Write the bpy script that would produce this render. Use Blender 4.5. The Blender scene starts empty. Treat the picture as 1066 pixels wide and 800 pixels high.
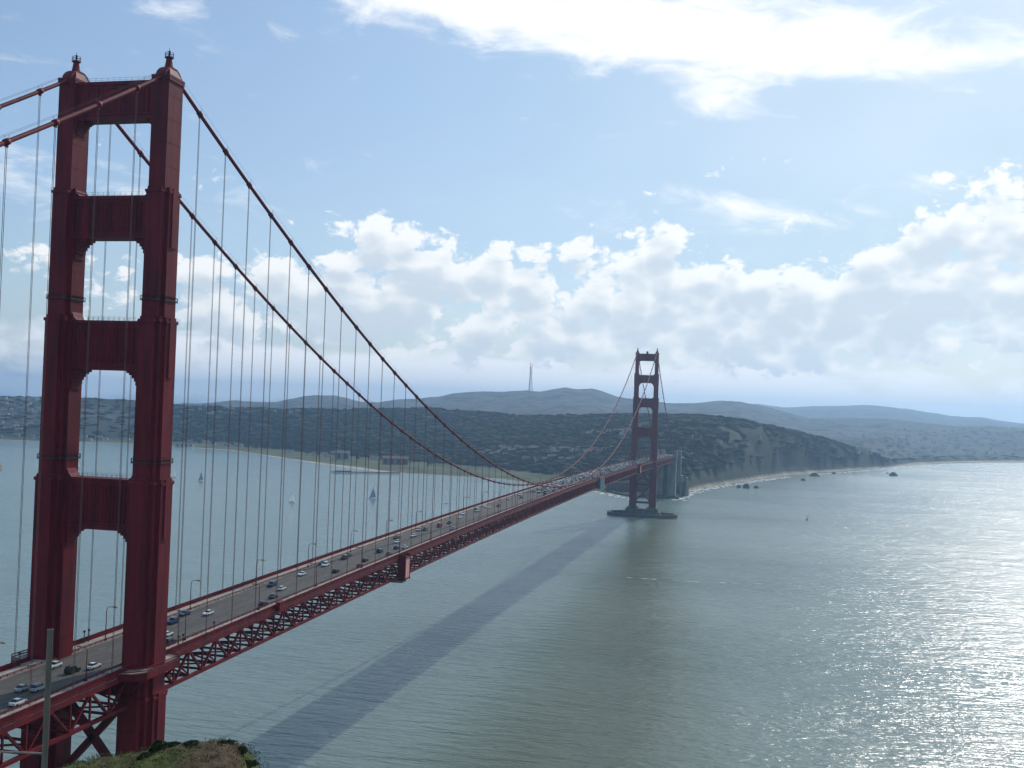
import bpy, math, random
import numpy as np
from mathutils import Vector, Matrix

random.seed(7)
RNG = np.random.default_rng(7)
R_ = math.radians
SC = bpy.context.scene
COL = SC.collection
LSPAN = 1280.2          # main span
HX = 13.7               # half distance between the cables

# ------------------------------------------------------------------ camera
CAMP = dict(pos=(167.871, -254.065, 146.542), yaw=-0.231613, pitch=0.0209101, roll=-0.0353433, f=1134.63)
_cy, _sy = math.cos(CAMP['yaw']), math.sin(CAMP['yaw'])
_cp, _sp = math.cos(CAMP['pitch']), math.sin(CAMP['pitch'])
CF = Vector((_sy * _cp, _cy * _cp, _sp))
_r0 = Vector((_cy, -_sy, 0)); _u0 = _r0.cross(CF)
_cr, _sr = math.cos(CAMP['roll']), math.sin(CAMP['roll'])
CR = _r0 * _cr - _u0 * _sr
CU = _u0 * _cr + _r0 * _sr
CP = Vector(CAMP['pos']); CFL = CAMP['f']

def ray(x, y):
    return CF + CR * ((x - 533) / CFL) - CU * ((y - 400) / CFL)
def azel(x, y):
    d = ray(x, y)
    return math.atan2(d.x, d.y), math.atan2(d.z, math.hypot(d.x, d.y))
def at(x, y, dist):          # the point seen at (x, y), dist metres away over the ground
    d = ray(x, y); return CP + d * (dist / math.hypot(d.x, d.y))
def on_z(x, y, z=0.0):
    d = ray(x, y); return CP + d * ((z - CP.z) / d.z)

cam = bpy.data.cameras.new('camera'); camo = bpy.data.objects.new('camera', cam); COL.objects.link(camo)
cam.sensor_width = 36; cam.lens = CFL / 1066 * 36; cam.clip_start = 0.5; cam.clip_end = 80000
m3 = Matrix((CR, CU, -CF)).transposed()
camo.matrix_world = Matrix.Translation(CP) @ m3.to_4x4()
SC.camera = camo

# ------------------------------------------------------------------ helpers
class MB:
    def __init__(s): s.v = []; s.f = []; s.m = []; s.mi = 0
    def add(s, vs, fs):
        o = len(s.v); s.v.extend([tuple(q) for q in vs])
        for f in fs: s.f.append(tuple(i + o for i in f)); s.m.append(s.mi)
    def box(s, x0, x1, y0, y1, z0, z1):
        s.add([(x0,y0,z0),(x1,y0,z0),(x1,y1,z0),(x0,y1,z0),(x0,y0,z1),(x1,y0,z1),(x1,y1,z1),(x0,y1,z1)],
              [(0,3,2,1),(4,5,6,7),(0,1,5,4),(1,2,6,5),(2,3,7,6),(3,0,4,7)])
    def beam(s, a, b, w, h=None, up=(0,0,1)):
        h = w if h is None else h
        a = Vector(a); b = Vector(b); d = (b - a).normalized(); u = Vector(up)
        sd = d.cross(u)
        if sd.length < 1e-4: sd = d.cross(Vector((0,1,0)))
        sd.normalize(); u = sd.cross(d)
        sd = sd * (w / 2); u = u * (h / 2)
        s.add([a-sd-u, a+sd-u, a+sd+u, a-sd+u, b-sd-u, b+sd-u, b+sd+u, b-sd+u],
              [(0,3,2,1),(4,5,6,7),(0,1,5,4),(1,2,6,5),(2,3,7,6),(3,0,4,7)][::1])
    def ribbon(s, pts, w, h):            # box section swept along points (mostly along Y); pts are centres
        n = len(pts); vs = []
        for p in pts:
            x, y, z = p
            vs += [(x-w/2,y,z-h/2),(x+w/2,y,z-h/2),(x+w/2,y,z+h/2),(x-w/2,y,z+h/2)]
        fs = [(0,1,2,3)]
        for i in range(n-1):
            a = 4*i; b = a+4
            for k in range(4):
                k2 = (k+1) % 4; fs.append((a+k, b+k, b+k2, a+k2))
        e = 4*(n-1); fs.append((e+3,e+2,e+1,e))
        s.add(vs, fs)
    def tube(s, pts, rad, n=8, caps=True):
        pts = [Vector(p) for p in pts]; vs = []; rr = rad if hasattr(rad, '__len__') else [rad]*len(pts)
        for i, p in enumerate(pts):
            d = (pts[min(i+1, len(pts)-1)] - pts[max(i-1, 0)]).normalized()
            ref = Vector((0,0,1)) if abs(d.z) < .95 else Vector((0,1,0))
            a = d.cross(ref).normalized(); b = a.cross(d)
            for k in range(n):
                t = 2*math.pi*k/n; vs.append(p + a*(rr[i]*math.cos(t)) + b*(rr[i]*math.sin(t)))
        fs = []
        for i in range(len(pts)-1):
            for k in range(n):
                fs.append((i*n+k, i*n+(k+1)%n, (i+1)*n+(k+1)%n, (i+1)*n+k))
        if caps:
            fs.append(tuple(range(n))[::-1]); fs.append(tuple((len(pts)-1)*n+k for k in range(n)))
        s.add(vs, fs)
    def extr(s, poly, z0, z1, scale=1.0, off=(0,0)):
        n = len(poly)
        vs = [(x+off[0], y+off[1], z0) for x, y in poly] + [(x*scale+off[0], y*scale+off[1], z1) for x, y in poly]
        fs = [tuple(range(n))[::-1], tuple(range(n, 2*n))] + [(i, (i+1)%n, n+(i+1)%n, n+i) for i in range(n)]
        s.add(vs, fs)
    def extr_y(s, poly, y0, y1):         # poly in (x, z)
        n = len(poly)
        vs = [(x, y0, z) for x, z in poly] + [(x, y1, z) for x, z in poly]
        fs = [tuple(range(n)), tuple(range(n, 2*n))[::-1]] + [(i, n+i, n+(i+1)%n, (i+1)%n) for i in range(n)]
        s.add(vs, fs)
    def extr_x(s, poly, x0, x1):         # poly in (y, z)
        n = len(poly)
        vs = [(x0, y, z) for y, z in poly] + [(x1, y, z) for y, z in poly]
        fs = [tuple(range(n))[::-1], tuple(range(n, 2*n))] + [(i, (i+1)%n, n+(i+1)%n, n+i) for i in range(n)]
        s.add(vs, fs)
    def build(s, name, mats, parent=None, smooth=False, loc=None):
        me = bpy.data.meshes.new(name)
        me.from_pydata(s.v, [], s.f)
        if not isinstance(mats, (list, tuple)): mats = [mats]
        for m in mats: me.materials.append(m)
        if len(mats) > 1: me.polygons.foreach_set('material_index', s.m)
        if smooth: me.polygons.foreach_set('use_smooth', [True]*len(me.polygons))
        me.update()
        import bmesh
        bm = bmesh.new(); bm.from_mesh(me); bmesh.ops.recalc_face_normals(bm, faces=bm.faces); bm.to_mesh(me); bm.free()
        o = bpy.data.objects.new(name, me); COL.objects.link(o)
        if parent: o.parent = parent
        if loc: o.location = loc
        return o

def np_mesh(name, verts, faces, mat, parent=None, smooth=False, cols=None):
    me = bpy.data.meshes.new(name)
    verts = np.asarray(verts, dtype=np.float32); faces = np.asarray(faces, dtype=np.int32)
    nf, k = faces.shape
    me.vertices.add(len(verts)); me.vertices.foreach_set('co', verts.ravel())
    me.loops.add(nf*k); me.loops.foreach_set('vertex_index', faces.ravel())
    me.polygons.add(nf); me.polygons.foreach_set('loop_start', np.arange(0, nf*k, k, dtype=np.int32))
    me.polygons.foreach_set('loop_total', np.full(nf, k, dtype=np.int32))
    me.update(calc_edges=True)
    if smooth: me.polygons.foreach_set('use_smooth', [True]*nf)
    if cols is not None:
        a = me.color_attributes.new('biome', 'FLOAT_COLOR', 'POINT')
        c = np.concatenate([cols, np.ones((len(cols),1))], 1).astype(np.float32)
        a.data.foreach_set('color', c.ravel())
    me.materials.append(mat); me.validate()
    o = bpy.data.objects.new(name, me); COL.objects.link(o)
    if parent: o.parent = parent
    return o

def tag(o, label=None, cat=None, group=None, kind=None):
    if label: o['label'] = label
    if cat: o['category'] = cat
    if group: o['group'] = group
    if kind: o['kind'] = kind
    return o
def empty(name, loc=(0,0,0), rz=0, parent=None):
    o = bpy.data.objects.new(name, None); COL.objects.link(o); o.location = loc; o.rotation_euler = (0,0,rz)
    if parent: o.parent = parent
    return o
KIDS = {}
def copy_tree(o, parent=None):
    c = o.copy(); COL.objects.link(c); c.parent = parent
    for ch in KIDS.get(o.name, []): copy_tree(ch, c)
    return c
def register(root):
    for o in bpy.data.objects:
        if o.parent: 
            l = KIDS.setdefault(o.parent.name, [])
            if o not in l: l.append(o)

# value noise in numpy
_LAT = RNG.random((256, 256))
def vnoise(x, y):
    xi = np.floor(x).astype(int); yi = np.floor(y).astype(int)
    fx = x - xi; fy = y - yi; fx = fx*fx*(3-2*fx); fy = fy*fy*(3-2*fy)
    a = _LAT[xi % 256, yi % 256]; b = _LAT[(xi+1) % 256, yi % 256]
    c = _LAT[xi % 256, (yi+1) % 256]; d = _LAT[(xi+1) % 256, (yi+1) % 256]
    return (a*(1-fx)+b*fx)*(1-fy) + (c*(1-fx)+d*fx)*fy
def fbm(x, y, o=4):
    s = 0; a = .5; t = 0
    for i in range(o):
        s = s + a*vnoise(x*2**i+17*i, y*2**i+31*i); t += a; a *= .5
    return s/t

# ------------------------------------------------------------------ materials
def newmat(name):
    m = bpy.data.materials.new(name); m.use_nodes = True
    return m, m.node_tree, m.node_tree.nodes['Principled BSDF']
def mat(name, col, rough=.6, metal=0., var=.15, scale=1.0, stretch=(1,1,1), dark=None, spec=.5, bump=0):
    m, nt, b = newmat(name)
    tc = nt.nodes.new('ShaderNodeTexCoord'); mp = nt.nodes.new('ShaderNodeMapping')
    mp.inputs['Scale'].default_value = [scale*s for s in stretch]
    nt.links.new(tc.outputs['Object'], mp.inputs[0])
    n = nt.nodes.new('ShaderNodeTexNoise'); n.inputs['Scale'].default_value = 1; n.inputs['Detail'].default_value = 5
    nt.links.new(mp.outputs[0], n.inputs['Vector'])
    r = nt.nodes.new('ShaderNodeValToRGB')
    d = dark or tuple(c*(1-var*1.6) for c in col)
    l = tuple(min(1, c*(1+var)) for c in col)
    r.color_ramp.elements[0].position = .3; r.color_ramp.elements[1].position = .7
    r.color_ramp.elements[0].color = (*d, 1); r.color_ramp.elements[1].color = (*l, 1)
    nt.links.new(n.outputs[0], r.inputs[0]); nt.links.new(r.outputs[0], b.inputs['Base Color'])
    b.inputs['Roughness'].default_value = rough; b.inputs['Metallic'].default_value = metal
    b.inputs['Specular IOR Level'].default_value = spec
    if bump:
        bp = nt.nodes.new('ShaderNodeBump'); bp.inputs['Strength'].default_value = bump; bp.inputs['Distance'].default_value = .3
        nt.links.new(n.outputs[0], bp.inputs['Height']); nt.links.new(bp.outputs[0], b.inputs['Normal'])
    return m
RED = mat('red_paint', (.160,.007,.014), .62, var=.25, scale=.5, stretch=(1,1,.12), dark=(.080,.005,.010), spec=.22)
REDL = mat('pale_red_tarp', (.80,.36,.31), .8, var=.1, scale=.6)
ROPE = mat('suspender_paint', (.15,.085,.08), .8, var=.1, spec=.05)
ASPH = mat('asphalt', (.085,.076,.068), .9, var=.22, scale=.25, stretch=(4,.15,1))
CONC = mat('sidewalk_concrete', (.36,.31,.27), .9, var=.2, scale=.4)
PIER = mat('weathered_concrete', (.19,.185,.175), .9, var=.25, scale=.12, stretch=(1,1,.4))
DCONC = mat('dark_concrete', (.085,.08,.072), .9, var=.3, scale=.2)
WHITE = mat('white_marking', (.22,.22,.21), .8, var=.2, scale=.6)
GREY = mat('grey_metal', (.2,.19,.18), .5, var=.15, scale=3)
DARK = mat('dark_metal', (.035,.03,.03), .6)
LAMPM = mat('lamp_lens', (.4,.28,.15), .3, var=.05)
GLASSM = mat('car_glass', (.02,.022,.025), .08, var=.05)
TYRE = mat('tyre_rubber', (.02,.02,.02), .9, var=.1)
BRICK = mat('fort_brick', (.16,.1,.085), .9, var=.25, scale=.3)
ROCK = mat('sea_rock', (.07,.062,.055), .9, var=.4, scale=.15)
FOAM = mat('foam', (.8,.82,.82), .9, var=.05)
TRUNK = mat('bark', (.07,.05,.035), .95)
LEAF = mat('leaves', (.04,.06,.025), .9, var=.5, scale=.6)
BUSH = mat('bush_leaves', (.045,.065,.022), .9, var=.6, scale=2.5)
STEEL = mat('mast_steel', (.33,.28,.27), .6)
def cloth(name, col):
    m, nt, b = newmat(name); b.inputs['Base Color'].default_value = (*col, 1); b.inputs['Roughness'].default_value = .8
    t = nt.nodes.new('ShaderNodeBsdfTranslucent'); t.inputs[0].default_value = (*col, 1)
    x = nt.nodes.new('ShaderNodeMixShader'); x.inputs[0].default_value = .55
    o = [n for n in nt.nodes if n.type == 'OUTPUT_MATERIAL'][0]
    nt.links.new(b.outputs[0], x.inputs[1]); nt.links.new(t.outputs[0], x.inputs[2]); nt.links.new(x.outputs[0], o.inputs[0]); return m
SAILW = cloth('sail_cloth', (.88,.88,.86))
SAILB = cloth('blue_sail_cloth', (.26,.35,.48))
SAILY = cloth('yellow_sail_cloth', (.8,.52,.12))
HULL = mat('hull_paint', (.7,.7,.7), .3, var=.03)

def attr_mat(name, rough=.95, scale=.02, amp=.5, bump=.0):
    m, nt, b = newmat(name)
    a = nt.nodes.new('ShaderNodeVertexColor'); a.layer_name = 'biome'
    tc = nt.nodes.new('ShaderNodeTexCoord'); n = nt.nodes.new('ShaderNodeTexNoise')
    n.inputs['Scale'].default_value = scale; n.inputs['Detail'].default_value = 8; n.inputs['Roughness'].default_value = .65
    nt.links.new(tc.outputs['Object'], n.inputs['Vector'])
    mr = nt.nodes.new('ShaderNodeMapRange'); mr.inputs[1].default_value = .3; mr.inputs[2].default_value = .7
    mr.inputs[3].default_value = 1-amp; mr.inputs[4].default_value = 1+amp
    nt.links.new(n.outputs[0], mr.inputs[0])
    mx = nt.nodes.new('ShaderNodeVectorMath'); mx.operation = 'SCALE'
    nt.links.new(a.outputs[0], mx.inputs[0]); nt.links.new(mr.outputs[0], mx.inputs['Scale'])
    nt.links.new(mx.outputs[0], b.inputs['Base Color']); b.inputs['Roughness'].default_value = rough
    b.inputs['Specular IOR Level'].default_value = .15
    if bump:
        bp = nt.nodes.new('ShaderNodeBump'); bp.inputs['Strength'].default_value = 1; bp.inputs['Distance'].default_value = bump
        nt.links.new(n.outputs[0], bp.inputs['Height']); nt.links.new(bp.outputs[0], b.inputs['Normal'])
    return m
LAND = attr_mat('land', scale=.012, amp=.5)
CANOPY = attr_mat('canopy', scale=.02, amp=.35)
CITYM = attr_mat('city_walls', scale=.05, amp=.15)
KNOLL = attr_mat('headland_turf', scale=1.2, amp=.55, bump=.25)

# ------------------------------------------------------------------ sun + world
SUN_EL, SUN_AZ = R_(38), R_(16)      # azimuth measured from +Y towards +X
sd = Vector((math.sin(SUN_AZ)*math.cos(SUN_EL), math.cos(SUN_AZ)*math.cos(SUN_EL), math.sin(SUN_EL)))
sl = bpy.data.lights.new('sun', 'SUN'); sl.energy = 2.4; sl.angle = R_(.53); sl.color = (1, .95, .88)
so = bpy.data.objects.new('sun', sl); COL.objects.link(so); so.rotation_euler = (-sd).to_track_quat('-Z', 'Y').to_euler()

world = bpy.data.worlds.new('World'); SC.world = world; world.use_nodes = True
wt = world.node_tree; wt.nodes.clear()
try: world.cycles.sampling_method = 'MANUAL'; world.cycles.sample_map_resolution = 512
except Exception: pass
def mk(nt):
    def val(sock, v):
        if hasattr(v, 'is_linked') or isinstance(v, bpy.types.NodeSocket): nt.links.new(v, sock)
        else: sock.default_value = v
    def M(op, a, b=None, c=None, clamp=False):
        n = nt.nodes.new('ShaderNodeMath'); n.operation = op; n.use_clamp = clamp
        val(n.inputs[0], a)
        if b is not None: val(n.inputs[1], b)
        if c is not None: val(n.inputs[2], c)
        return n.outputs[0]
    def SS(x, lo, hi):
        n = nt.nodes.new('ShaderNodeMapRange'); n.interpolation_type = 'SMOOTHSTEP'
        val(n.inputs[0], x); n.inputs[1].default_value = lo; n.inputs[2].default_value = hi
        n.inputs[3].default_value = 0; n.inputs[4].default_value = 1
        return n.outputs[0]
    def NZ(u, v, w, scale, detail=8, rough=.55, dist=0.):
        c = nt.nodes.new('ShaderNodeCombineXYZ'); val(c.inputs[0], u); val(c.inputs[1], v); val(c.inputs[2], w)
        n = nt.nodes.new('ShaderNodeTexNoise'); nt.links.new(c.outputs[0], n.inputs['Vector'])
        n.inputs['Scale'].default_value = scale; n.inputs['Detail'].default_value = detail
        n.inputs['Roughness'].default_value = rough; n.inputs['Distortion'].default_value = dist
        return n.outputs[0]
    def UV(u, v):
        c = nt.nodes.new('ShaderNodeCombineXYZ'); val(c.inputs[0], u); val(c.inputs[1], v); return c.outputs[0]
    def G(uv, acc, px, py, rx, ry, a):
        az, el = azel(px, py); k = 180/math.pi/CFL
        n = nt.nodes.new('ShaderNodeVectorMath'); n.operation = 'MULTIPLY_ADD'; nt.links.new(uv, n.inputs[0])
        n.inputs[1].default_value = (1/(rx*k), 1/(ry*k), 0); n.inputs[2].default_value = (-math.degrees(az)/(rx*k), -math.degrees(el)/(ry*k), 0)
        d = nt.nodes.new('ShaderNodeVectorMath'); d.operation = 'DOT_PRODUCT'; nt.links.new(n.outputs[0], d.inputs[0]); nt.links.new(n.outputs[0], d.inputs[1])
        e = M('POWER', .36788, d.outputs['Value'])
        return M('MULTIPLY_ADD', e, a, acc)
    G.UV = UV
    return M, SS, NZ, G
CUM = [(400,258,44,32,.48),(320,290,100,32,.32),(205,310,45,60,.20),(480,288,80,26,.28),(590,262,80,15,.22),
       (690,252,40,26,.44),(640,285,80,28,.24),(760,300,110,28,.20),(865,312,80,36,.28),(958,262,34,32,.34),(1035,234,58,48,.68),
       (1010,300,110,40,.34),(45,262,42,22,.26),(560,335,430,44,.30),(860,360,330,44,.31),(250,345,150,40,.20),(500,290,120,30,.12),(500,40,1100,130,-.30),(80,380,190,60,-.12)]
def cumulus(uv, nz):
    acc = -0.0
    for c in CUM: acc = G(uv, acc, *c)
    return M('ADD', M('MINIMUM', acc, .56), M('MULTIPLY_ADD', nz, 1.25, -.62))
def billow(u, v, det):
    w = wt.nodes.new('ShaderNodeTexNoise'); w.inputs['Scale'].default_value = .9; w.inputs['Detail'].default_value = 2
    cvec = G.UV(u, M('MULTIPLY', v, 1.35)); wt.links.new(cvec, w.inputs['Vector'])
    dv = wt.nodes.new('ShaderNodeVectorMath'); dv.operation = 'MULTIPLY_ADD'; wt.links.new(w.outputs['Color'], dv.inputs[0]); dv.inputs[1].default_value = (1.1,1.1,0); wt.links.new(cvec, dv.inputs[2])
    vo = wt.nodes.new('ShaderNodeTexVoronoi'); vo.voronoi_dimensions = '2D'; vo.inputs['Scale'].default_value = .55; vo.inputs['Detail'].default_value = det
    vo.inputs['Roughness'].default_value = .55; vo.inputs['Lacunarity'].default_value = 2.2
    wt.links.new(dv.outputs[0], vo.inputs['Vector'])
    return M('MULTIPLY_ADD', vo.outputs['Distance'], -.42, .19)
M, SS, NZ, G = mk(wt)
tc = wt.nodes.new('ShaderNodeTexCoord'); sp = wt.nodes.new('ShaderNodeSeparateXYZ'); wt.links.new(tc.outputs['Generated'], sp.inputs[0])
deg = 180/math.pi
u = M('MULTIPLY', M('ARCTAN2', sp.outputs[0], sp.outputs[1]), deg)
v = M('MULTIPLY', M('ARCSINE', M('MINIMUM', M('MAXIMUM', sp.outputs[2], -1), 1)), deg)
uv = G.UV(u, v)
big = NZ(u, M('MULTIPLY', v, 2.2), 9.1, .13, 2, .5)
bigt = M('MULTIPLY_ADD', big, .5, -.25)
u2, v2 = M('ADD', u, .25), M('ADD', v, .85)
k0 = M('ADD', cumulus(uv, NZ(u, M('MULTIPLY', v, 1.7), 3.3, .30, 9, .55, .3)), M('ADD', bigt, billow(u, v, 3)))
k1 = M('ADD', cumulus(G.UV(u2, v2), NZ(u2, M('MULTIPLY', v2, 1.7), 3.3, .30, 2.5, .45, .3)), M('ADD', bigt, billow(u2, v2, .6)))
d0 = SS(k0, .03, .22); shade = SS(k1, .12, .62)
SOFT = [(200,404,420,15,.52),(900,424,420,14,.50),(130,372,260,18,.42),(330,376,330,15,.40),(850,394,330,15,.46),(120,345,170,14,.32),(520,396,300,12,.38),(620,12,230,26,.62),(760,46,200,24,.62),(965,62,170,17,.60),(470,2,100,12,.5),(745,100,50,22,.38),
        (175,20,50,14,.24),(90,185,110,24,.28),(765,212,95,18,.36),(820,238,70,18,.3),(990,182,45,10,.28)]
acc = -0.0
for c in SOFT: acc = G(uv, acc, *c)
nz2 = NZ(M('ADD', u, M('MULTIPLY', v, .5)), M('MULTIPLY', v, 2.6), 1.7, .26, 9, .6, .5)
soft = SS(M('ADD', M('MINIMUM', acc, .75), M('MULTIPLY_ADD', nz2, 1.3, -.65)), .12, .62)
# thin veil
veil = NZ(u, M('MULTIPLY', v, 2.2), 6.2, .07, 5, .5)
az0, _ = azel(1066, 300)
right = SS(u, math.degrees(azel(120, 200)[0]), math.degrees(azel(1000, 200)[0]))
veilf = M('ADD', M('MULTIPLY', SS(veil, .3, .75), .25), M('MULTIPLY_ADD', right, .34, .18))

sky = wt.nodes.new('ShaderNodeTexSky'); sky.sky_type = 'NISHITA'; sky.sun_disc = False
sky.sun_elevation = SUN_EL; sky.sun_rotation = SUN_AZ; sky.altitude = 50; sky.air_density = 1.0; sky.dust_density = 1.0; sky.ozone_density = 1.5
SKY_STR = .1
def mix(f, a, b):
    n = wt.nodes.new('ShaderNodeMix'); n.data_type = 'RGBA'; n.clamp_factor = True
    if isinstance(f, float): n.inputs[0].default_value = f
    else: wt.links.new(f, n.inputs[0])
    for s, x in ((6, a), (7, b)):
        if isinstance(x, tuple): n.inputs[s].default_value = (*x, 1)
        else: wt.links.new(x, n.inputs[s])
    return n.outputs[2]
K = 1/SKY_STR
def kc(*c): return tuple(x*K for x in c)
c = sky.outputs[0]
c = mix(veilf, c, mix(right, kc(.33,.56,.86), kc(.45,.63,.76)))
c = mix(M('MULTIPLY', soft, .95), c, kc(1.02,1.03,1.05))
cc = mix(M('MULTIPLY', shade, 1.0), kc(1.02,1.02,1.0), kc(.64,.715,.785))
c = mix(M('MULTIPLY', d0, .92), c, cc)
bg = wt.nodes.new('ShaderNodeBackground'); bg.inputs[1].default_value = SKY_STR; wt.links.new(c, bg.inputs[0])
wo = wt.nodes.new('ShaderNodeOutputWorld'); wt.links.new(bg.outputs[0], wo.inputs[0])

# ------------------------------------------------------------------ water
def water_mat():
    m, nt, b = newmat('sea_water')
    tc = nt.nodes.new('ShaderNodeTexCoord')
    def noise(sx, sy, rot, detail, rough=.55, w=0):
        mp = nt.nodes.new('ShaderNodeMapping'); mp.inputs['Rotation'].default_value = (0,0,rot); mp.inputs['Scale'].default_value = (sx, sy, 1)
        mp.inputs['Location'].default_value = (w, w*2, w)
        nt.links.new(tc.outputs['Object'], mp.inputs[0])
        n = nt.nodes.new('ShaderNodeTexNoise'); n.inputs['Scale'].default_value = 1; n.inputs['Detail'].default_value = detail; n.inputs['Roughness'].default_value = rough
        nt.links.new(mp.outputs[0], n.inputs['Vector']); return n.outputs[0]
    M, SS, NZ, G = mk(nt)
    n1 = noise(.05, .17, .22, 4, .5)       # long wind waves
    n2 = noise(.19, .52, -.15, 3, .5, 5)
    n3 = noise(.012, .03, .1, 2, .5, 9)
    h = M('ADD', M('MULTIPLY', n1, 1.9), M('ADD', M('MULTIPLY', n2, .75), M('MULTIPLY', n3, 2.2)))
    bp = nt.nodes.new('ShaderNodeBump'); bp.inputs['Distance'].default_value = 1.15
    c0 = noise(.0035, .011, .3, 5, .6, 11)
    sx0 = nt.nodes.new('ShaderNodeSeparateXYZ'); nt.links.new(tc.outputs['Object'], sx0.inputs[0])
    calm = M('MULTIPLY_ADD', SS(sx0.outputs[0], -260, 20), .6, .4)      # calmer inside the bay
    nt.links.new(M('MULTIPLY', calm, M('MULTIPLY_ADD', SS(c0, .30, .70), .34, .66)), bp.inputs['Strength'])
    nt.links.new(h, bp.inputs['Height']); nt.links.new(bp.outputs[0], b.inputs['Normal'])
    # patches: currents, slicks
    c1 = noise(.0016, .005, .35, 6, .55, 2); c2 = noise(.0006, .0016, -.2, 4, .5, 7)
    mixn = nt.nodes.new('ShaderNodeMix'); mixn.data_type = 'RGBA'
    nt.links.new(SS(M('ADD', M('MULTIPLY', c1, .6), M('MULTIPLY', c2, .4)), .38, .62), mixn.inputs[0])
    mixn.inputs[6].default_value = (.134,.190,.162,1); mixn.inputs[7].default_value = (.156,.208,.180,1)
    sxyz = nt.nodes.new('ShaderNodeSeparateXYZ'); nt.links.new(tc.outputs['Object'], sxyz.inputs[0])
    X_, Y_ = sxyz.outputs[0], sxyz.outputs[1]
    # blurred bridge reflection painted into the base colour: darker olive band from the far pier
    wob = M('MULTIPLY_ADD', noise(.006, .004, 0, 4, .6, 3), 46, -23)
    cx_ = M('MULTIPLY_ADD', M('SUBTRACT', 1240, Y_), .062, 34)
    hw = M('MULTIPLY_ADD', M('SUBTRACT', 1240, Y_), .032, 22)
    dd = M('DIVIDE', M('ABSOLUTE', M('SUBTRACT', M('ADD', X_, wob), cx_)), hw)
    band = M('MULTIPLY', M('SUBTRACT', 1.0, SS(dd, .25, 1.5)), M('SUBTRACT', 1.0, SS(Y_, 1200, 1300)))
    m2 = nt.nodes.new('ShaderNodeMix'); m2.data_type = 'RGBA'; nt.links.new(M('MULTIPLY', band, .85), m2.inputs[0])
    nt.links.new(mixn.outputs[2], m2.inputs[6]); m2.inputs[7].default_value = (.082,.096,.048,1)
    nt.links.new(m2.outputs[2], b.inputs['Base Color'])
    rr = nt.nodes.new('ShaderNodeMapRange'); nt.links.new(c1, rr.inputs[0]); rr.inputs[1].default_value=.35; rr.inputs[2].default_value=.65; rr.inputs[3].default_value=.17; rr.inputs[4].default_value=.25
    nt.links.new(rr.outputs[0], b.inputs['Roughness'])
    b.inputs['IOR'].default_value = 1.33; b.inputs['Specular IOR Level'].default_value = .52
    return m
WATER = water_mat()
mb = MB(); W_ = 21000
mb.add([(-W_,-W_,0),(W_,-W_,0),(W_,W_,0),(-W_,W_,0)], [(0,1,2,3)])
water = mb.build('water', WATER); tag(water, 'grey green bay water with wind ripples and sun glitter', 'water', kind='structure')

# ------------------------------------------------------------------ far land
def px_interp(x, tbl):
    xs = [t[0] for t in tbl]; ys = [t[1] for t in tbl]; return np.interp(x, xs, ys)
SHORE = [(-200,455),(0,458),(50,460),(110,461),(180,465),(240,469),(300,478),(340,484),(380,489),(400,492),(440,494),(490,497),(520,499),(560,504),(600,508),(635,514),(660,518),(690,521),(706,520),(716,513),(735,508),(770,502.5),(790,499.5),(820,495),(850,492.5),(880,490.5),(925,487),(950,484.5),(1000,482.5),(1066,481.5),(1300,484)]
BACK = [(-200,100),(0,110),(180,200),(300,340),(400,400),(480,300),(560,240),(640,160),(700,135),(712,70),(740,70),(900,50),(925,60),(960,120),(1300,150)]
BACKZ = [(-200,4),(640,5),(700,8),(712,22),(740,26),(900,16),(925,9),(960,8),(1300,9)]
YA = [(-200,412),(0,410),(30,411.5),(60,411),(130,414),(190,420),(250,423),(300,424),(350,424.5),(440,422.5),(500,427),(540,431),(600,430),(660,429),(720,430),(745,431.5),(770,434.5),(790,439),(830,447),(865,456),(885,463),(900,469),(925,478),(960,474),(1066,474),(1300,476)]
DA = [(-200,4300),(130,4200),(250,3800),(500,3500),(640,3100),(745,2900),(790,2850),(865,3150),(900,3350),(925,3600),(960,4600),(1066,5000),(1300,5000)]
YB = [(-200,420),(0,419),(180,421),(220,419),(245,416.5),(262,418.5),(287,418.5),(302,415),(318,412.5),(331,411.5),(348,411.5),(360,414),(375,418),(392,418.5),(414,416.5),(438,416),(455,413),(470,409),(492,407.5),(517,407.5),(547,406),(562,407.5),(575,405),(587,403),(600,405),(615,405),(630,410),(642,414),(660,416),(695,420),(720,420),(752,418),(770,419),(789,422.5),(825,431),(843,436),(897,437),(926,436.5),(995,443.5),(1066,446),(1300,455)]
YC = [(-200,430),(700,428),(789,421),(818,424),(847,422.5),(890,422),(915,422.5),(941,425),(963,429),(991,433),(1006,434.4),(1020,434.2),(1042,438),(1066,441.5),(1300,450)]
NC = 760
PX = np.linspace(-190, 1290, NC)
AZ = np.array([azel(x, 430)[0] for x in PX])
def elev_at(xs, ys): return np.array([azel(a, b)[1] for a, b in zip(xs, ys)])
hs = CP.z
e_sh = elev_at(PX, px_interp(PX, SHORE)); D0 = hs/np.tan(-e_sh)
D1 = D0 + px_interp(PX, BACK); Z1 = px_interp(PX, BACKZ)
DAa = np.maximum(px_interp(PX, DA), D1+150); ZA = hs + DAa*np.tan(elev_at(PX, px_interp(PX, YA))) - 7.5
DB = np.full(NC, 7500.); ZB = hs + DB*np.tan(elev_at(PX, px_interp(PX, YB)))
DC = np.full(NC, 14000.); ZC = hs + DC*np.tan(elev_at(PX, px_interp(PX, YC)))
NRr = 540
DD = np.concatenate([np.geomspace(1500, 5200, 320), np.geomspace(5220, 15500, 220)])
cliffk = np.interp(PX, [600,720,900,930],[0,1,1,0])
ZT = np.zeros((NC, NRr))
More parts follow.
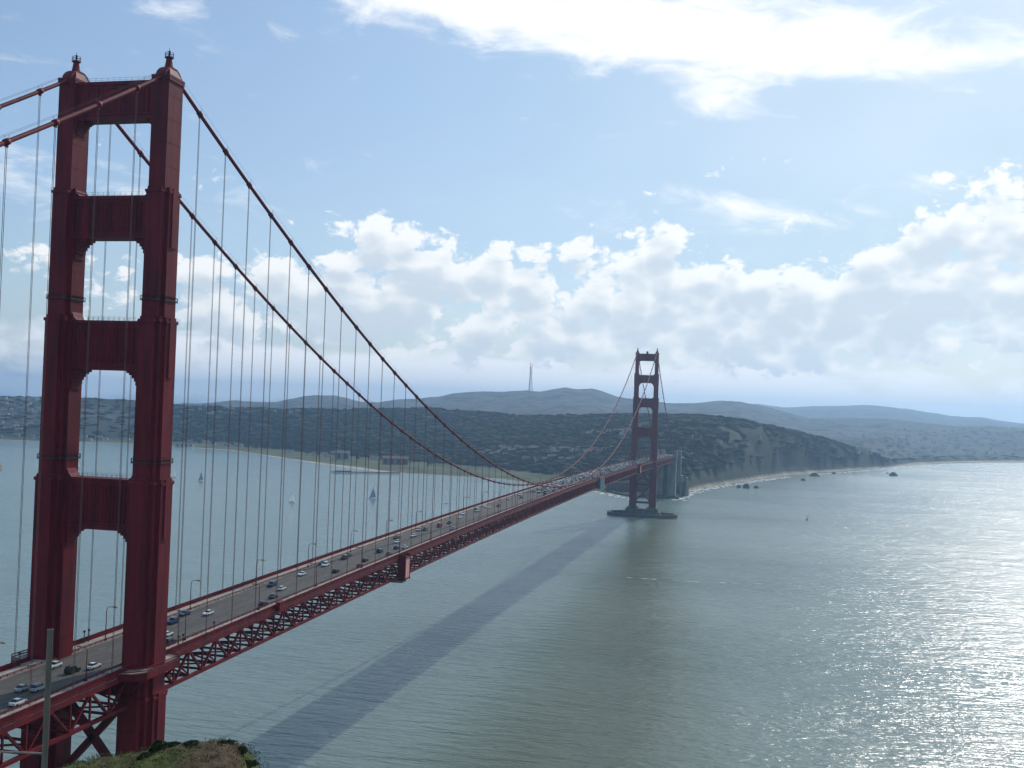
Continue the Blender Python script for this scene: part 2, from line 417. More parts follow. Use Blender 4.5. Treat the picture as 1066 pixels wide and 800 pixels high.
for i in range(NC):
    f2 = .45
    dm = D1[i] + (DAa[i]-D1[i])*f2
    zm = Z1[i] + (ZA[i]-Z1[i])*(.42 + .14*cliffk[i])
    ks = [(0,-6),(D0[i]-30,-3),(D0[i],.0),(D1[i],Z1[i]),(dm,zm),(DAa[i],ZA[i]),(DAa[i]+700,max(12,min(ZA[i],ZB[i])*.5+ (20 if PX[i]>900 else 0))),
          (DB[i]-1500, ZB[i]*.62),(DB[i],ZB[i]),(DB[i]+1500,min(ZB[i],ZC[i])*.55),(DC[i],max(ZC[i],20)),(15500,5)]
    ks.sort()
    ZT[i] = np.interp(DD, [k[0] for k in ks], [k[1] for k in ks])
gx = CP.x + np.sin(AZ)[:,None]*DD[None,:]; gy = CP.y + np.cos(AZ)[:,None]*DD[None,:]
relA = np.clip((DD[None,:]-D1[:,None])/(DAa-D1)[:,None], 0, 1.6)
hump = np.clip(np.sin(np.pi*np.clip(relA,0,1)), 0, 1)
rav = np.abs(fbm(gx/260, gy/260, 4)-.5)*2
ZT = ZT + np.where(DD[None,:] > D1[:,None], 1, 0)*(hump*(.4-rav)*34*(0.5+1.1*cliffk[:,None]))
far = np.clip((DD[None,:]-DAa[:,None]-100)/800, 0, 1)
distB = np.minimum(np.abs(DD[None,:]-DB[:,None]), np.abs(DD[None,:]-DC[:,None]))
ZT = ZT + far*(np.clip(distB/1200, .05, 1)*(fbm(gx/900, gy/900, 3)-.5)*50 + (fbm(gx/190, gy/190, 4)-.5)*24)
nearcrest = np.where(DD[None,:] > D1[:,None], 1, 0)*(fbm(gx/60, gy/60, 3)-.5)
ZT = ZT + nearcrest*np.where(relA > .05, 6, .5)
inside = DD[None,:] > D0[:,None]
ZT = np.where(inside, np.maximum(ZT, .35), np.minimum(ZT, -.4)); ZT = np.maximum(ZT, -.8)
def ground_z(px, d): 
    i = np.interp(px, PX, np.arange(NC)); j = np.interp(d, DD, np.arange(NRr))
    return float(ZT[int(round(i)), int(round(j))])
# biome colours
n1 = fbm(gx/180, gy/180, 4); n2 = fbm(gx/45+9, gy/45, 3)
pxg = np.broadcast_to(PX[:,None], gx.shape)
forest = np.array([.030,.038,.025]); scrub = np.array([.040,.044,.028]); meadow = np.array([.052,.062,.029]); lawn = np.array([.095,.105,.055])
sand = np.array([.40,.33,.24]); town = np.array([.10,.095,.092]); rock = np.array([.06,.053,.038])
Cg = np.zeros(gx.shape+(3,)) + forest
def blend(Cg, c, w): w = np.clip(w, 0, 1)[...,None]; return Cg*(1-w) + c*w
Cg = blend(Cg, scrub, (cliffk[:,None] * (n1 > .46) * (relA < .8) * .8))
Cg = blend(Cg, meadow, (cliffk[:,None] * (n1 > .56) * (relA < .75) * (n2 > .42)))
Cg = blend(Cg, rock, (cliffk[:,None] * (n2 > .56) * (relA < .28)))
left = np.interp(pxg, [0,100,180,230],[1,.9,.35,0])
Cg = blend(Cg, town, left*np.clip(relA*3-.5,0,1)*(n1 > .42)*(n2 > .40)*.8)
rightc = np.interp(pxg, [860,930,1000],[0,.8,1])
Cg = blend(Cg, town, ((DD[None,:] > DAa[:,None]+150)*1.)*(fbm(gx/90,gy/90,3) > .44)*.75)
Cg = blend(Cg, town, rightc*((DD[None,:]>D1[:,None]+150)*1.)*(n2 > .46)*.7)
flat = (DD[None,:] <= D1[:,None]+10)&inside
lw = np.interp(pxg, [-200,60,180,560,640,720,930],[.3,.5,1,1,.4,0,0])
Cg = np.where(flat[...,None], lawn*lw[...,None] + scrub*(1-lw[...,None]), Cg)
beachw = np.interp(pxg, [-200,150,240,330,400,430,640,700,715,800,925,960,1300],[10,14,26,46,50,12,8,8,12,16,14,80,95])
beach = (DD[None,:] < D0[:,None]+beachw)&inside
bw_ = np.clip((beachw-(DD[None,:]-D0[:,None]))/9+.5, 0, 1)*(DD[None,:] > D0[:,None]-12)
Cg = blend(Cg, sand, bw_*np.interp(pxg,[400,440,700],[1,.5,.9]))
idx = np.arange(NC*NRr).reshape(NC, NRr)
F = np.stack([idx[:-1,:-1], idx[1:,:-1], idx[1:,1:], idx[:-1,1:]], -1).reshape(-1, 4)
used = (ZT > -.7); fk = used.ravel()[F].any(1); F = F[fk]
land = np_mesh('hills', np.stack([gx, gy, ZT], -1).reshape(-1,3), F, LAND, smooth=True, cols=Cg.reshape(-1,3))
tag(land, 'blue green wooded hills and city slopes across the bay', 'hills', kind='structure')

# forest canopy: many small uneven crowns
def dome_batch(pts, rad, hgt, nseg=7, seed=1, leafy=.35):
    rg = np.random.default_rng(seed); n = len(pts)
    rings = [(1.0, .0), (1.08, .35), (.72, .78)]
    ang = np.arange(nseg)*2*np.pi/nseg
    V = []
    for k, (r, h) in enumerate(rings):
        rr = rad[:,None]*r*(1+leafy*(rg.random((n,nseg))-.5)*2*.6)
        a = ang[None,:] + rg.random((n,1))*6
        V.append(np.stack([pts[:,0:1]+np.cos(a)*rr, pts[:,1:2]+np.sin(a)*rr, pts[:,2:3]+hgt[:,None]*(h+ .12*(rg.random((n,nseg))-.5))], -1))
    top = np.stack([pts[:,0]+rad*.2*(rg.random(n)-.5), pts[:,1], pts[:,2]+hgt], -1)[:,None,:]
    VV = np.concatenate(V+[top], 1); per = VV.shape[1]
    base = (np.arange(n)*per)[:,None,None]
    fq = []
    for k in range(2):
        for s in range(nseg):
            s2 = (s+1) % nseg
            fq.append([k*nseg+s, k*nseg+s2, (k+1)*nseg+s2]); fq.append([k*nseg+s, (k+1)*nseg+s2, (k+1)*nseg+s])
    for s in range(nseg): fq.append([2*nseg+s, 2*nseg+(s+1)%nseg, 3*nseg])
    FF = (np.array(fq)[None] + base).reshape(-1, 3)
    return VV.reshape(-1, 3), FF, per
def scatter(n, test):
    out = []
    i = RNG.integers(2, NC-2, n*4); j = RNG.integers(2, NRr-2, n*4)
    for a, b in zip(i, j):
        if test(a, b): out.append((gx[a,b]+RNG.uniform(-5,5), gy[a,b]+RNG.uniform(-5,5), ZT[a,b]-1.2, PX[a], DD[b]))
        if len(out) >= n: break
    return np.array(out)
n1f = n1
def t_forest(a, b):
    if DD[b] < D1[a]+25 or DD[b] > DAa[a]+60: return False
    if PX[a] < 150 and RNG.random() < .72: return False
    if cliffk[a] > .5 and (n1f[a,b] > .47 and relA[a,b] < .8) : return RNG.random() < .22
    if PX[a] > 925 and RNG.random() < .8: return False
    return True
P = scatter(26000, t_forest)
rad = RNG.uniform(8, 17, len(P)); hg = RNG.uniform(4.5, 8.5, len(P))*np.clip(P[:,2]/40+.5,.5,1)*np.interp(P[:,3],[0,160,260],[.6,.75,1])
v_, f_, per = dome_batch(P[:,:3], rad, hg, seed=3)
cl = np.repeat(np.array([[.032,.040,.025]])*RNG.uniform(.7,1.3,(len(P),1))*np.array([[1,1,1]]) , per, 0)
forest_o = np_mesh('forest', v_, f_, CANOPY, cols=cl)
tag(forest_o, 'dark dense wood covering the slopes behind the bay', 'forest', kind='stuff')

# ------------------------------------------------------------------ houses and city
def box_batch(pts, w, d, h, rot):
    n = len(pts); cx = np.array([-1,1,1,-1,-1,1,1,-1])*.5; cy = np.array([-1,-1,1,1,-1,-1,1,1])*.5; cz = np.array([0,0,0,0,1,1,1,1])
    X = cx[None]*w[:,None]; Y = cy[None]*d[:,None]; c = np.cos(rot)[:,None]; s = np.sin(rot)[:,None]
    V = np.stack([pts[:,0:1]+X*c-Y*s, pts[:,1:2]+X*s+Y*c, pts[:,2:3]+cz[None]*h[:,None]], -1)
    fq = np.array([(4,5,6,7),(0,1,5,4),(1,2,6,5),(2,3,7,6),(3,0,4,7)])
    return V.reshape(-1,3), (fq[None]+(np.arange(n)*8)[:,None,None]).reshape(-1,4)
def t_city(a, b):
    if DD[b] > 9000 or DD[b] < D1[a]+120: return False
    if PX[a] < 60: return DD[b] < DAa[a]+50 and n1[a,b] > .40
    if PX[a] < 250: return DD[b] > D1[a]+500 and DD[b] < DAa[a]+50 and n1[a,b] > .56 and relA[a,b] > .6
    if PX[a] < 835: return False
    if PX[a] < 960: return DD[b] > DAa[a]+100 and n1[a,b] > .42 + max(0,(900-PX[a])/400)
    return DD[b] > D1[a]+300 and n1[a,b] > .40
P = scatter(3000, t_city)
V, Fq = box_batch(np.stack([P[:,0], P[:,1], P[:,2]-1], -1), RNG.uniform(9,20,len(P)), RNG.uniform(8,15,len(P)), RNG.uniform(2.5,5,len(P)), RNG.choice([.2,.25,.15,1.78], len(P)))
cc = np.repeat(RNG.choice([.10,.13,.16,.22,.42], (len(P),1), p=[.3,.3,.24,.13,.03])*np.array([[1.03,.98,.92]]), 8, 0)
city = np_mesh('city_blocks', V, Fq, CITYM, cols=cc)
tag(city, 'hazy mass of far city blocks on the slopes', 'city', kind='stuff')

HW = [mat('white_wall', (.46,.44,.41), .8, var=.05), mat('cream_wall', (.30,.27,.22), .8, var=.05), mat('grey_wall', (.26,.26,.26), .8, var=.05)]
ROOFM = [mat('roof_red', (.13,.075,.06), .9), mat('roof_grey', (.12,.12,.12), .9)]
def house_mesh(w, d, h, rh, wall, roofm):
    m = MB(); m.box(-w/2, w/2, -d/2, d/2, -2, h)
    m.mi = 1; e = .5
    m.add([(-w/2-e,-d/2-e,h+.003),(w/2+e,-d/2-e,h+.003),(w/2+e,d/2+e,h+.003),(-w/2-e,d/2+e,h+.003),(-w/2-e,0,h+rh),(w/2+e,0,h+rh)],
          [(0,1,2,3),(0,1,5,4),(2,3,4,5),(1,2,5),(3,0,4)])
    m.mi = 2
    k = max(2, int(w/4))
    for i in range(k):
        x = -w/2 + (i+.5)*w/k
        for s in (-1, 1): 
            for zz in np.arange(1.2, h-1.5, 3): m.box(x-.6, x+.6, s*d/2-.05, s*d/2+.05, zz, zz+1.4)
    return m, [wall, roofm, DARK]
def house(name, w, d, h, rh, wall, roofm):
    m, ms = house_mesh(w, d, h, rh, wall, roofm); return m.build(name, ms)
kinds = []
for (w, d, h, rh, wi, ri, lab) in [(24,11,7,3,0,0,'white long house with a red roof'),(16,10,8,3,1,1,'cream house with a grey roof'),(20,12,9,2.5,2,1,'grey house with a grey roof')]:
    kinds.append((house('house', w, d, h, rh, HW[wi], ROOFM[ri]), lab))
nh = 0; firsts = [True]*3
def put_house(px, dist, k, area, z=None, rz=None, s=.85):
    global nh
    o, lab = kinds[k]
    if not firsts[k]: o = o.copy(); COL.objects.link(o)
    firsts[k] = False
    p = at(px, 450, dist); zz = ground_z(px, dist) if z is None else z
    o.scale = (s*random.uniform(.8,1.2), s, s); o.location = (p.x, p.y, zz); o.rotation_euler = (0, 0, random.uniform(-.5,.5) + (1.57 if random.random()<.3 else 0) if rz is None else rz)
    tag(o, lab + ' ' + area, 'house', group=area.replace('on the ', 'houses on the ').replace('along the ', 'houses along the ') + ' ' + ['white','cream','grey'][k]); nh += 1
# the pale rows on the wooded hill left of the far tower
for (xa, xb, ya, n, off) in [(574,640,470,20,0),(612,660,452,13,0),(640,668,450,6,0),(520,560,468,7,0),(545,600,478,6,0),(500,530,473,5,0),(690,712,480,4,0)]:
    for i in range(n):
        x = xa+(xb-xa)*(i+.5)/n + random.uniform(-1.5,1.5)
        # walk outward until the ground meets the line of sight
        y = ya + random.uniform(-2.2,2.2); best = None
        for dd in np.arange(2100, 3700, 20):
            q = at(x, y, dd)
            if ground_z(x, dd) >= q.z - 3: best = dd; break
        put_house(x, best or 2900, 0 if random.random()<.6 else 1, 'on the wooded hill behind the bridge')
for i in range(28):
    x = random.uniform(715, 830); y = 458 + (x-715)*.08 + random.uniform(-6, 6)
    for dd in np.arange(2100, 3400, 20):
        if ground_z(x, dd) >= at(x, y, dd).z - 3: break
    if i < 9: put_house(x, dd, random.choice([0,1,1]), 'on the green bluff right of the bridge', s=.65)
for i in range(42):
    x = random.choice([random.uniform(0,160), random.uniform(160,400)])
    d = np.interp(x, PX, D1) + random.uniform(-90, 20)
    put_house(x, d, random.choice([0,0,1,2]), 'along the flat bay shore', rz=.3+random.uniform(-.1,.1))
for i in range(70):
    x = random.uniform(-4, 62) if i < 45 else random.uniform(165, 310)
    y = random.uniform(413, 450) if i < 45 else random.uniform(421, 432)
    for dd in np.arange(2600, 4300, 20):
        if ground_z(x, dd) >= at(x, y, dd).z - 3: break
    put_house(x, dd, random.choice([0,0,1,2]), 'on the hill at the left edge' if i < 45 else 'on the ridge seen through the suspenders')
for i in range(88):
    x = random.uniform(890, 1066); y = random.uniform(446, 474)
    for dd in np.arange(3400, 8000, 30):
        if ground_z(x, dd) >= at(x, y, dd).z - 3: break
    put_house(x, dd, random.choice([0,0,1,2]), 'on the hazy slope above the long beach')

# big buildings by the bay shore
def big_building(px, dist, w, d, h, walls, rz, label, name='warehouse', roofm=ROOFM[1], rh=5):
    p = at(px, 470, dist); z = ground_z(px, dist)
    r = empty(name, (p.x, p.y, z), rz)
    w *= .8; d *= .8; h *= .7
    m = MB(); m.box(-w/2, w/2, -d/2, d/2, -3, h); m.build('wall', walls, r)
    m = MB(); e = 1
    m.add([(-w/2-e,-d/2-e,h+.003),(w/2+e,-d/2-e,h+.003),(w/2+e,d/2+e,h+.003),(-w/2-e,d/2+e,h+.003),(-w/2-e,0,h+rh),(w/2+e,0,h+rh)],
          [(0,1,2,3),(0,1,5,4),(2,3,4,5),(1,2,5),(3,0,4)]); m.build('roof', roofm, r)
    n = int(w/12)
    for i in range(n):
        m = MB(); x = -w/2+(i+.5)*w/n; m.box(x-3, x+3, -d/2-.15, -d/2+.1, 2, h-2); m.build('window', DARK, r)
    tag(r, label, 'building')
big_building(357, 2720, 42, 26, 22, mat('hangar_wall', (.2,.21,.22), .8), .3, 'dark grey hangar standing beside the shore lawn', 'hangar')
big_building(412, 2560, 74, 34, 20, mat('brick_wall', (.22,.12,.10), .9), .3, 'long low reddish brick warehouse at the end of the shore lawn', roofm=ROOFM[0])
big_building(192, 3230, 60, 20, 12, HW[0], .3, 'white hall on the shore behind the left suspenders', 'hall')

def tree_thing(px, dist, h, label, first=[None]):
    p = at(px, 470, dist); z = ground_z(px, dist)
    if first[0] is None:
        r = empty('tree', (0,0,0)); m = MB()
        m.tube([(0,0,-1),(0.1,0,3),(0,.2,7)], [.5,.4,.15], 7); m.build('trunk', TRUNK, r)
        pts = np.array([[RNG.uniform(-3,3), RNG.uniform(-3,3), RNG.uniform(3,9)] for _ in range(16)])
        v, f, per = dome_batch(pts, RNG.uniform(1.2,2.4,16), RNG.uniform(1.8,3.2,16), 7, 5, .8)
        c = np_mesh('crown', v, f, LEAF, parent=r); first[0] = r; register(r)
    else: r = copy_tree(first[0])
    r.location = (p.x, p.y, z); r.scale = (h/12,)*3; r.rotation_euler = (0,0,random.random()*6)
    tag(r, label, 'tree', group='trees dotted along the bay shore lawn')
for i in range(34):
    x = random.uniform(200, 470); d = np.interp(x, PX, D1) - random.uniform(0, 120)
    tree_thing(x, d, random.uniform(9, 16), 'small dark tree on the green lawn along the bay shore')

# pier by the lawn
a = on_z(345, 491.5, 2); b = on_z(416, 492.5, 2)
r = empty('pier', (a.x, a.y, 0)); v = b-a
m = MB(); m.beam((0,0,2.6), (v.x, v.y, 2.6), 9, 1.2); m.build('pier_deck', DCONC, r)
m = MB(); m.beam((v.x*.06, v.y*.06, 4.2), (v.x*.28, v.y*.28, 4.2), 6, 2.2); m.build('shed', GREY, r)
m = MB()
for k in range(24):
    t = (k+.5)/24
    for s in (-3, 3): m.tube([(v.x*t+s*.3, v.y*t+s, -1), (v.x*t+s*.3, v.y*t+s, 2.1)], .5, 6)
m.build('piles', DCONC, r); tag(r, 'long dark pier standing in the bay off the beach', 'pier')

# lattice mast on the far ridge
def mast():
    p = at(552, 405, 7500); r = empty('radio_mast', (p.x, p.y, p.z-14)); H = 196
    m = MB()
    ws = [(0,32),(60,20),(100,15),(H*.82,17)]
    W = lambda z: np.interp(z, [q[0] for q in ws], [q[1] for q in ws])/2
    legs = [0, 2.094, 4.189]
    zs = list(np.linspace(0, H*.82, 12))
    P3 = lambda z, t: (math.cos(t)*W(z), math.sin(t)*W(z), z)
    for t in legs:
        for z0, z1 in zip(zs, zs[1:]): m.beam(P3(z0,t), P3(z1,t), 2.6)
    for k, (z0, z1) in enumerate(zip(zs, zs[1:])):
        for i in range(3):
            t0, t1 = legs[i], legs[(i+1)%3]
            m.beam(P3(z0,t0), P3(z0,t1), 1.4); m.beam(P3(z0,t0), P3(z1,t1), 1.0)
    m.build('lattice', STEEL, r)
    for t in legs:
        m = MB(); x, y, z = P3(H*.82, t); m.tube([(x,y,z),(x,y,H)], [1.4,.5], 6); m.build('antenna', STEEL, r)
    m = MB()
    for zz in (H*.42, H*.60, H*.82): m.tube([(0,0,zz),(0,0,zz+3)], W(zz)+2, 6)
    m.build('platform', STEEL, r)
    tag(r, 'tall three legged radio mast on the hazy far ridge', 'radio mast')
mast()

# fort, sea wall, rocks, surf
def fort():
    a = at(652, 512, 1985); gz = 3.2
    r = empty('brick_fort', (a.x+6, a.y, gz), -.12)
    w, d, h = 78, 44, 13
    m = MB(); m.box(-w/2, w/2, -d/2, -d/2+10, -4, h); m.box(-w/2, w/2, d/2-10, d/2, -4, h)
    m.box(-w/2, -w/2+10, -d/2+10, d/2-10, -4, h-.01); m.box(w/2-10, w/2, -d/2+10, d/2-10, -4, h-.01)
    m.build('wall', BRICK, r)
    m = MB()
    for s in (-1, 1): m.box(-w/2-.5, w/2+.5, s*(d/2)-.6, s*(d/2)+.6, h+.003, h+1.4)
    for s in (-1, 1): m.box(s*w/2-.6, s*w/2+.6, -d/2+.7, d/2-.7, h+.004, h+1.4)
    m.build('parapet', DCONC, r)
    for fl in range(3):
        for k in range(11):
            x = -w/2+5+k*6.8; m = MB(); z = 1.5+fl*4
            arch = [(x-1.1,z),(x+1.1,z)]+[(x+1.1*math.cos(t), z+1.4+1.1*math.sin(t)) for t in np.linspace(0, math.pi, 6)]
            m.extr_y(arch, -d/2-.12, -d/2+.1); m.build('gun_port', DARK, r)
    m = MB(); m.tube([(-30,-15,h),(-30,-15,h+6)], [2,1.4], 8); m.tube([(-30,-15,h+6),(-30,-15,h+8.4)], [1.7,.3], 8); m.build('lighthouse', HW[0], r)
    tag(r, 'low dark brick fort with gun ports under the far end of the bridge', 'fort')
fort()
ga = on_z(626, 512.5, 0); gb = on_z(703, 521.5, 0)
m = MB(); pts = [on_z(x, y-1.2, 0) for x, y in [(630,512),(640,516),(660,519.5),(685,521),(706,521)]]
for p, q in zip(pts, pts[1:]): m.beam((p.x,p.y+8,1.0), (q.x,q.y+8,1.0), 4, 5)
sw = m.build('sea_wall', DCONC); tag(sw, 'dark stone sea wall around the point below the fort', 'sea wall')

def rock(px, py, w, h, label):
    p = on_z(px, py, 0)
    n = 9; V = []; rg = random.Random(int(px*7))
    m = MB(); rings = [(1.0,-1.0),(1.0,.0),(.78,.45),(.4,.85)]
    for r_, z in rings:
        for k in range(n):
            t = 2*math.pi*k/n; q = w/2*r_*rg.uniform(.75,1.15); V.append((q*math.cos(t), q*.7*math.sin(t), z*h*rg.uniform(.85,1.1)))
    V.append((0,0,h))
    Fs = [(a*n+k, a*n+(k+1)%n, (a+1)*n+(k+1)%n, (a+1)*n+k) for a in range(3) for k in range(n)] + [(3*n+k, 3*n+(k+1)%n, 4*n) for k in range(n)]
    m.add(V, Fs); o = m.build('sea_rock', ROCK, loc=(p.x, p.y, 0)); tag(o, label, 'rock')
rock(930,495.5,24,10,'low rounded sea rock farthest out off the long beach')
rock(924,493,10,4,'tiny flat rock just inshore of the rounded sea rock')
rock(868,493.5,12,5,'small rock alone in the water off the curved beach')
rock(848,496,26,9,'broad dark rock at the tip of the small headland')
rock(836,500.5,13,5,'small rock left of the headland rock, clear of the sand')
rock(777,508.5,17,10,'taller jagged rock of the pair near the bridge beach')
rock(787,508.5,11,6,'lower rock right of the jagged rock by the beach')
rock(769,508,10,6,'leftmost rock by the beach right of the bridge')

def strip(name, pts, w, label, off=0, seed=1, brk=.0, kind='stuff', cat='surf'):
    # broken lacy foam lying on the water along a line of picture points
    m = MB(); rg = random.Random(seed)
    P3 = [on_z(x, y, 0) for x, y in pts]
    for (p, q) in zip(P3, P3[1:]):
        L = (q-p).length; n = max(2, int(L/7)); d = (q-p).normalized(); s = Vector((-d.y, d.x, 0))
        for k in range(n):
            if rg.random() < brk: continue
            c = p + d*(L*(k+rg.random())/n); nn = rg.randint(1, 3)
            for _ in range(nn):
                ww = w*rg.uniform(.12,.5); ll = rg.uniform(4, 13); o_ = rg.uniform(-.5,.5)*w + off
                cc_ = c + s*o_; kk = 7; vs = []
                zz = .06 + rg.random()*.12
                for t in range(kk):
                    an = 2*math.pi*t/kk; vs.append(cc_ + d*(ll*.5*math.cos(an)*rg.uniform(.6,1.1)) + s*(ww*.5*math.sin(an)*rg.uniform(.6,1.1)) + Vector((0,0,zz)))
                m.add(vs, [tuple(range(kk))])
    o = m.build(name, FOAM); tag(o, label, cat, kind=kind)
strip('surf', [(706,521.5),(716,514.5),(735,509.5),(752,506.5),(770,504),(790,501),(820,496.5)], 22, 'white surf washing the beach right of the bridge', seed=2)
strip('surf', [(850,494),(880,492),(925,488.3)], 20, 'white surf on the cove before the headland', seed=3)
strip('surf', [(925,488),(950,485.7),(1000,483.5),(1070,482.5)], 34, 'long white line of surf on the far beach', seed=4)
strip('surf', [(622,509),(630,514),(642,517),(650,519)], 26, 'white breaking water at the point left of the far tower', seed=5)
strip('surf', [(652,519.8),(670,522),(690,523)], 8, 'thin foam along the sea wall below the fort', seed=6)
strip('foam_line', [(645,601),(690,604),(725,606),(790,608),(870,612)], 2.4, 'thin broken tide line of foam across the open water', seed=8, brk=.55, cat='foam')

# boats
def sailboat(px, py, H, sailm, label, lean=.06, rz=1.35, jib=True):
    H *= .98; p = on_z(px, py, 0); r = empty('sailboat', (p.x, p.y, 0), rz)
    Lh = H*.72; m = MB(); secs = []
    for t, wd in [(-.5,.75),(-.2,1),(.15,.85),(.5,.04)]:
        y = t*Lh; w = Lh*.14*wd; secs.append([(-w,y,1.0),(-w*.6,y,-.3),(w*.6,y,-.3),(w,y,1.0)])
    vs = [q for s in secs for q in s]; fs = [(0,1,2,3),(15,14,13,12)]
    for i in range(3):
        for k in range(4): fs.append((i*4+k, i*4+(k+1)%4, i*4+4+(k+1)%4, i*4+4+k))
    m.add(vs, fs); m.build('hull', HULL, r)
    m = MB(); m.tube([(0,Lh*.08,1.0),(lean*H,Lh*.08,H)], .14, 6); m.tube([(0,Lh*.08,2.2),(.3,-Lh*.42,2.2)], .1, 6); m.build('mast', GREY, r)
    def sail(a, b, c, bulge, nm):
        N = 7; m = MB(); vs = []
        a, b, c = map(Vector, (a, b, c)); idx = {}
        for i in range(N+1):
            for j in range(N+1-i):
                s, t = i/N, j/N; q = a + (b-a)*s + (c-a)*t + Vector((bulge*4*(s*(1-s-t)+t*(1-s-t)),0,0)); idx[i,j] = len(vs); vs.append(q)
        off = Vector((.05,0,0)); n = len(vs); V2 = vs + [q+off for q in vs]; fs = []
        for i in range(N):
            for j in range(N-i):
                f = (idx[i,j], idx[i+1,j], idx[i,j+1]); fs += [f, tuple(x+n for x in f[::-1])]
                if i+j < N-1:
                    f = (idx[i+1,j], idx[i+1,j+1], idx[i,j+1]); fs += [f, tuple(x+n for x in f[::-1])]
        m.add(V2, fs); m.build(nm, sailm, r, smooth=True)
    sail((0,Lh*.06,2.3),(lean*H,Lh*.08,H*.98),(.3,-Lh*.42,2.3), .8, 'mainsail')
    if jib: sail((lean*H*.8,Lh*.1,H*.82),(0,Lh*.48,1.2),(.2,Lh*.1,1.8), .5, 'jib')
    tag(r, label, 'sailboat')
sailboat(81,487,15,SAILW,'white sailboat framed in the lower opening of the near tower')
sailboat(0.5,489,14,SAILY,'sailboat with a yellow sail at the left edge of the bay')
sailboat(176,496.5,15,SAILW,'white sailboat just right of the near tower, left of a close pair')
sailboat(181,497,15,SAILW,'white sailboat just right of the near tower, right of a close pair')
sailboat(209,501,17,SAILB,'pale blue sailboat alone behind the suspenders beside the near tower')
sailboat(304,523,15,SAILW,'white sailboat nearest the deck, alone in mid bay')
sailboat(388,519.5,19,SAILB,'sailboat with dark blue sails below the pier')
p = on_z(840, 541.5, 0); r = empty('navigation_buoy', (p.x, p.y, 0))
m = MB(); m.tube([(0,0,-.5),(0,0,1.1)], 1.5, 12); m.build('float', DARK, r)
m = MB()
for k in range(4):
    t = k*math.pi/2; m.tube([(math.cos(t)*1.0, math.sin(t)*1.0, 1.1),(math.cos(t)*.3, math.sin(t)*.3, 5.2)], .1, 6)
m.tube([(0,0,5.2),(0,0,6.2)], .4, 8); m.build('cage', DARK, r); tag(r, 'small dark navigation buoy floating alone in the open water', 'buoy')

# ------------------------------------------------------------------ THE BRIDGE
YA0, YB1 = -343.0, LSPAN+343.0
def road_z(y):
    if y < 0: return 76.9 + y*.015
    if y > LSPAN: return 76.9 - (y-LSPAN)*.015
    q = (y/LSPAN-.5)*2; return 81.9 - 5*q*q
CT, CM = 230.6, 84.9
def cable_z(y):
    if y < 0 or y > LSPAN:
        q = (-y if y < 0 else y-LSPAN)/343.; return CT + (78-CT)*q - 4*10.5*q*(1-q)
    q = (y/LSPAN-.5)*2; return CM + (CT-CM)*q*q
bridge = empty('suspension_bridge', (0,0,0))
tag(bridge, 'long dark red suspension bridge crossing the strait on two tall towers', 'bridge')
ys = lambda a, b, s: list(np.linspace(a, b, max(2, int(round((b-a)/s))+1)))
allY = sorted(set(ys(YA0, 0, 15.24) + ys(0, LSPAN, 15.24) + ys(LSPAN, YB1+125, 15.24)))
m = MB(); m.ribbon([(0,y,road_z(y)-.35) for y in allY], 18.9, .7); m.build('roadway', ASPH, bridge)
for s in (-1, 1):
    m = MB(); m.ribbon([(s*11.62,y,road_z(y)-.12) for y in allY], 4.3, .9); m.build('sidewalk', CONC, bridge)
    # outer railing
    m = MB()
    m.ribbon([(s*13.95,y,road_z(y)+1.62) for y in allY], .22, .16); m.ribbon([(s*13.95,y,road_z(y)+.52) for y in allY], .16, .22)
    m.ribbon([(s*13.95,y,road_z(y)+.05) for y in allY], .30, .55)
    y = YA0
    while y < YB1+120:
        big = int(round((y-YA0)/.34)) % 11 == 0
        z = road_z(y); w = .12 if big else .085
        m.box(s*13.95-w, s*13.95+w, y-w*1.2, y+w*1.2, z+.5, z+1.75 if big else z+1.6); y += .34
    m.build('railing', RED, bridge)
    # low barrier between carriageway and walk
    m = MB(); m.ribbon([(s*9.62,y,road_z(y)+.92) for y in allY], .18, .18); m.ribbon([(s*9.62,y,road_z(y)+.62) for y in allY], .12, .12)
    y = YA0
    while y < YB1+120:
        z = road_z(y); m.box(s*9.62-.07, s*9.62+.07, y-.09, y+.09, z+.3, z+1.0); y += 2.54
    m.build('traffic_barrier', RED, bridge)
m = MB()
for lx in (-6.3,-3.15,3.15,6.3):
    y = YA0
    while y < YB1+120:
        z0 = road_z(y)+.02; z1 = road_z(y+3)+.02
        m.add([(lx-.09,y,z0),(lx+.09,y,z0),(lx+.09,y+3,z1),(lx-.09,y+3,z1)], [(0,1,2,3)]); y += 11
m.build('lane_markings', WHITE, bridge)
m = MB(); y = YA0
for lx in (-.12,):
    while y < YB1+110:
        z = road_z(y); m.box(lx-.06, lx+.06, y-.06, y+.06, z, z+.45); y += 7.6
m.build('median_markers', mat('median_marker', (.5,.3,.05), .7), bridge)

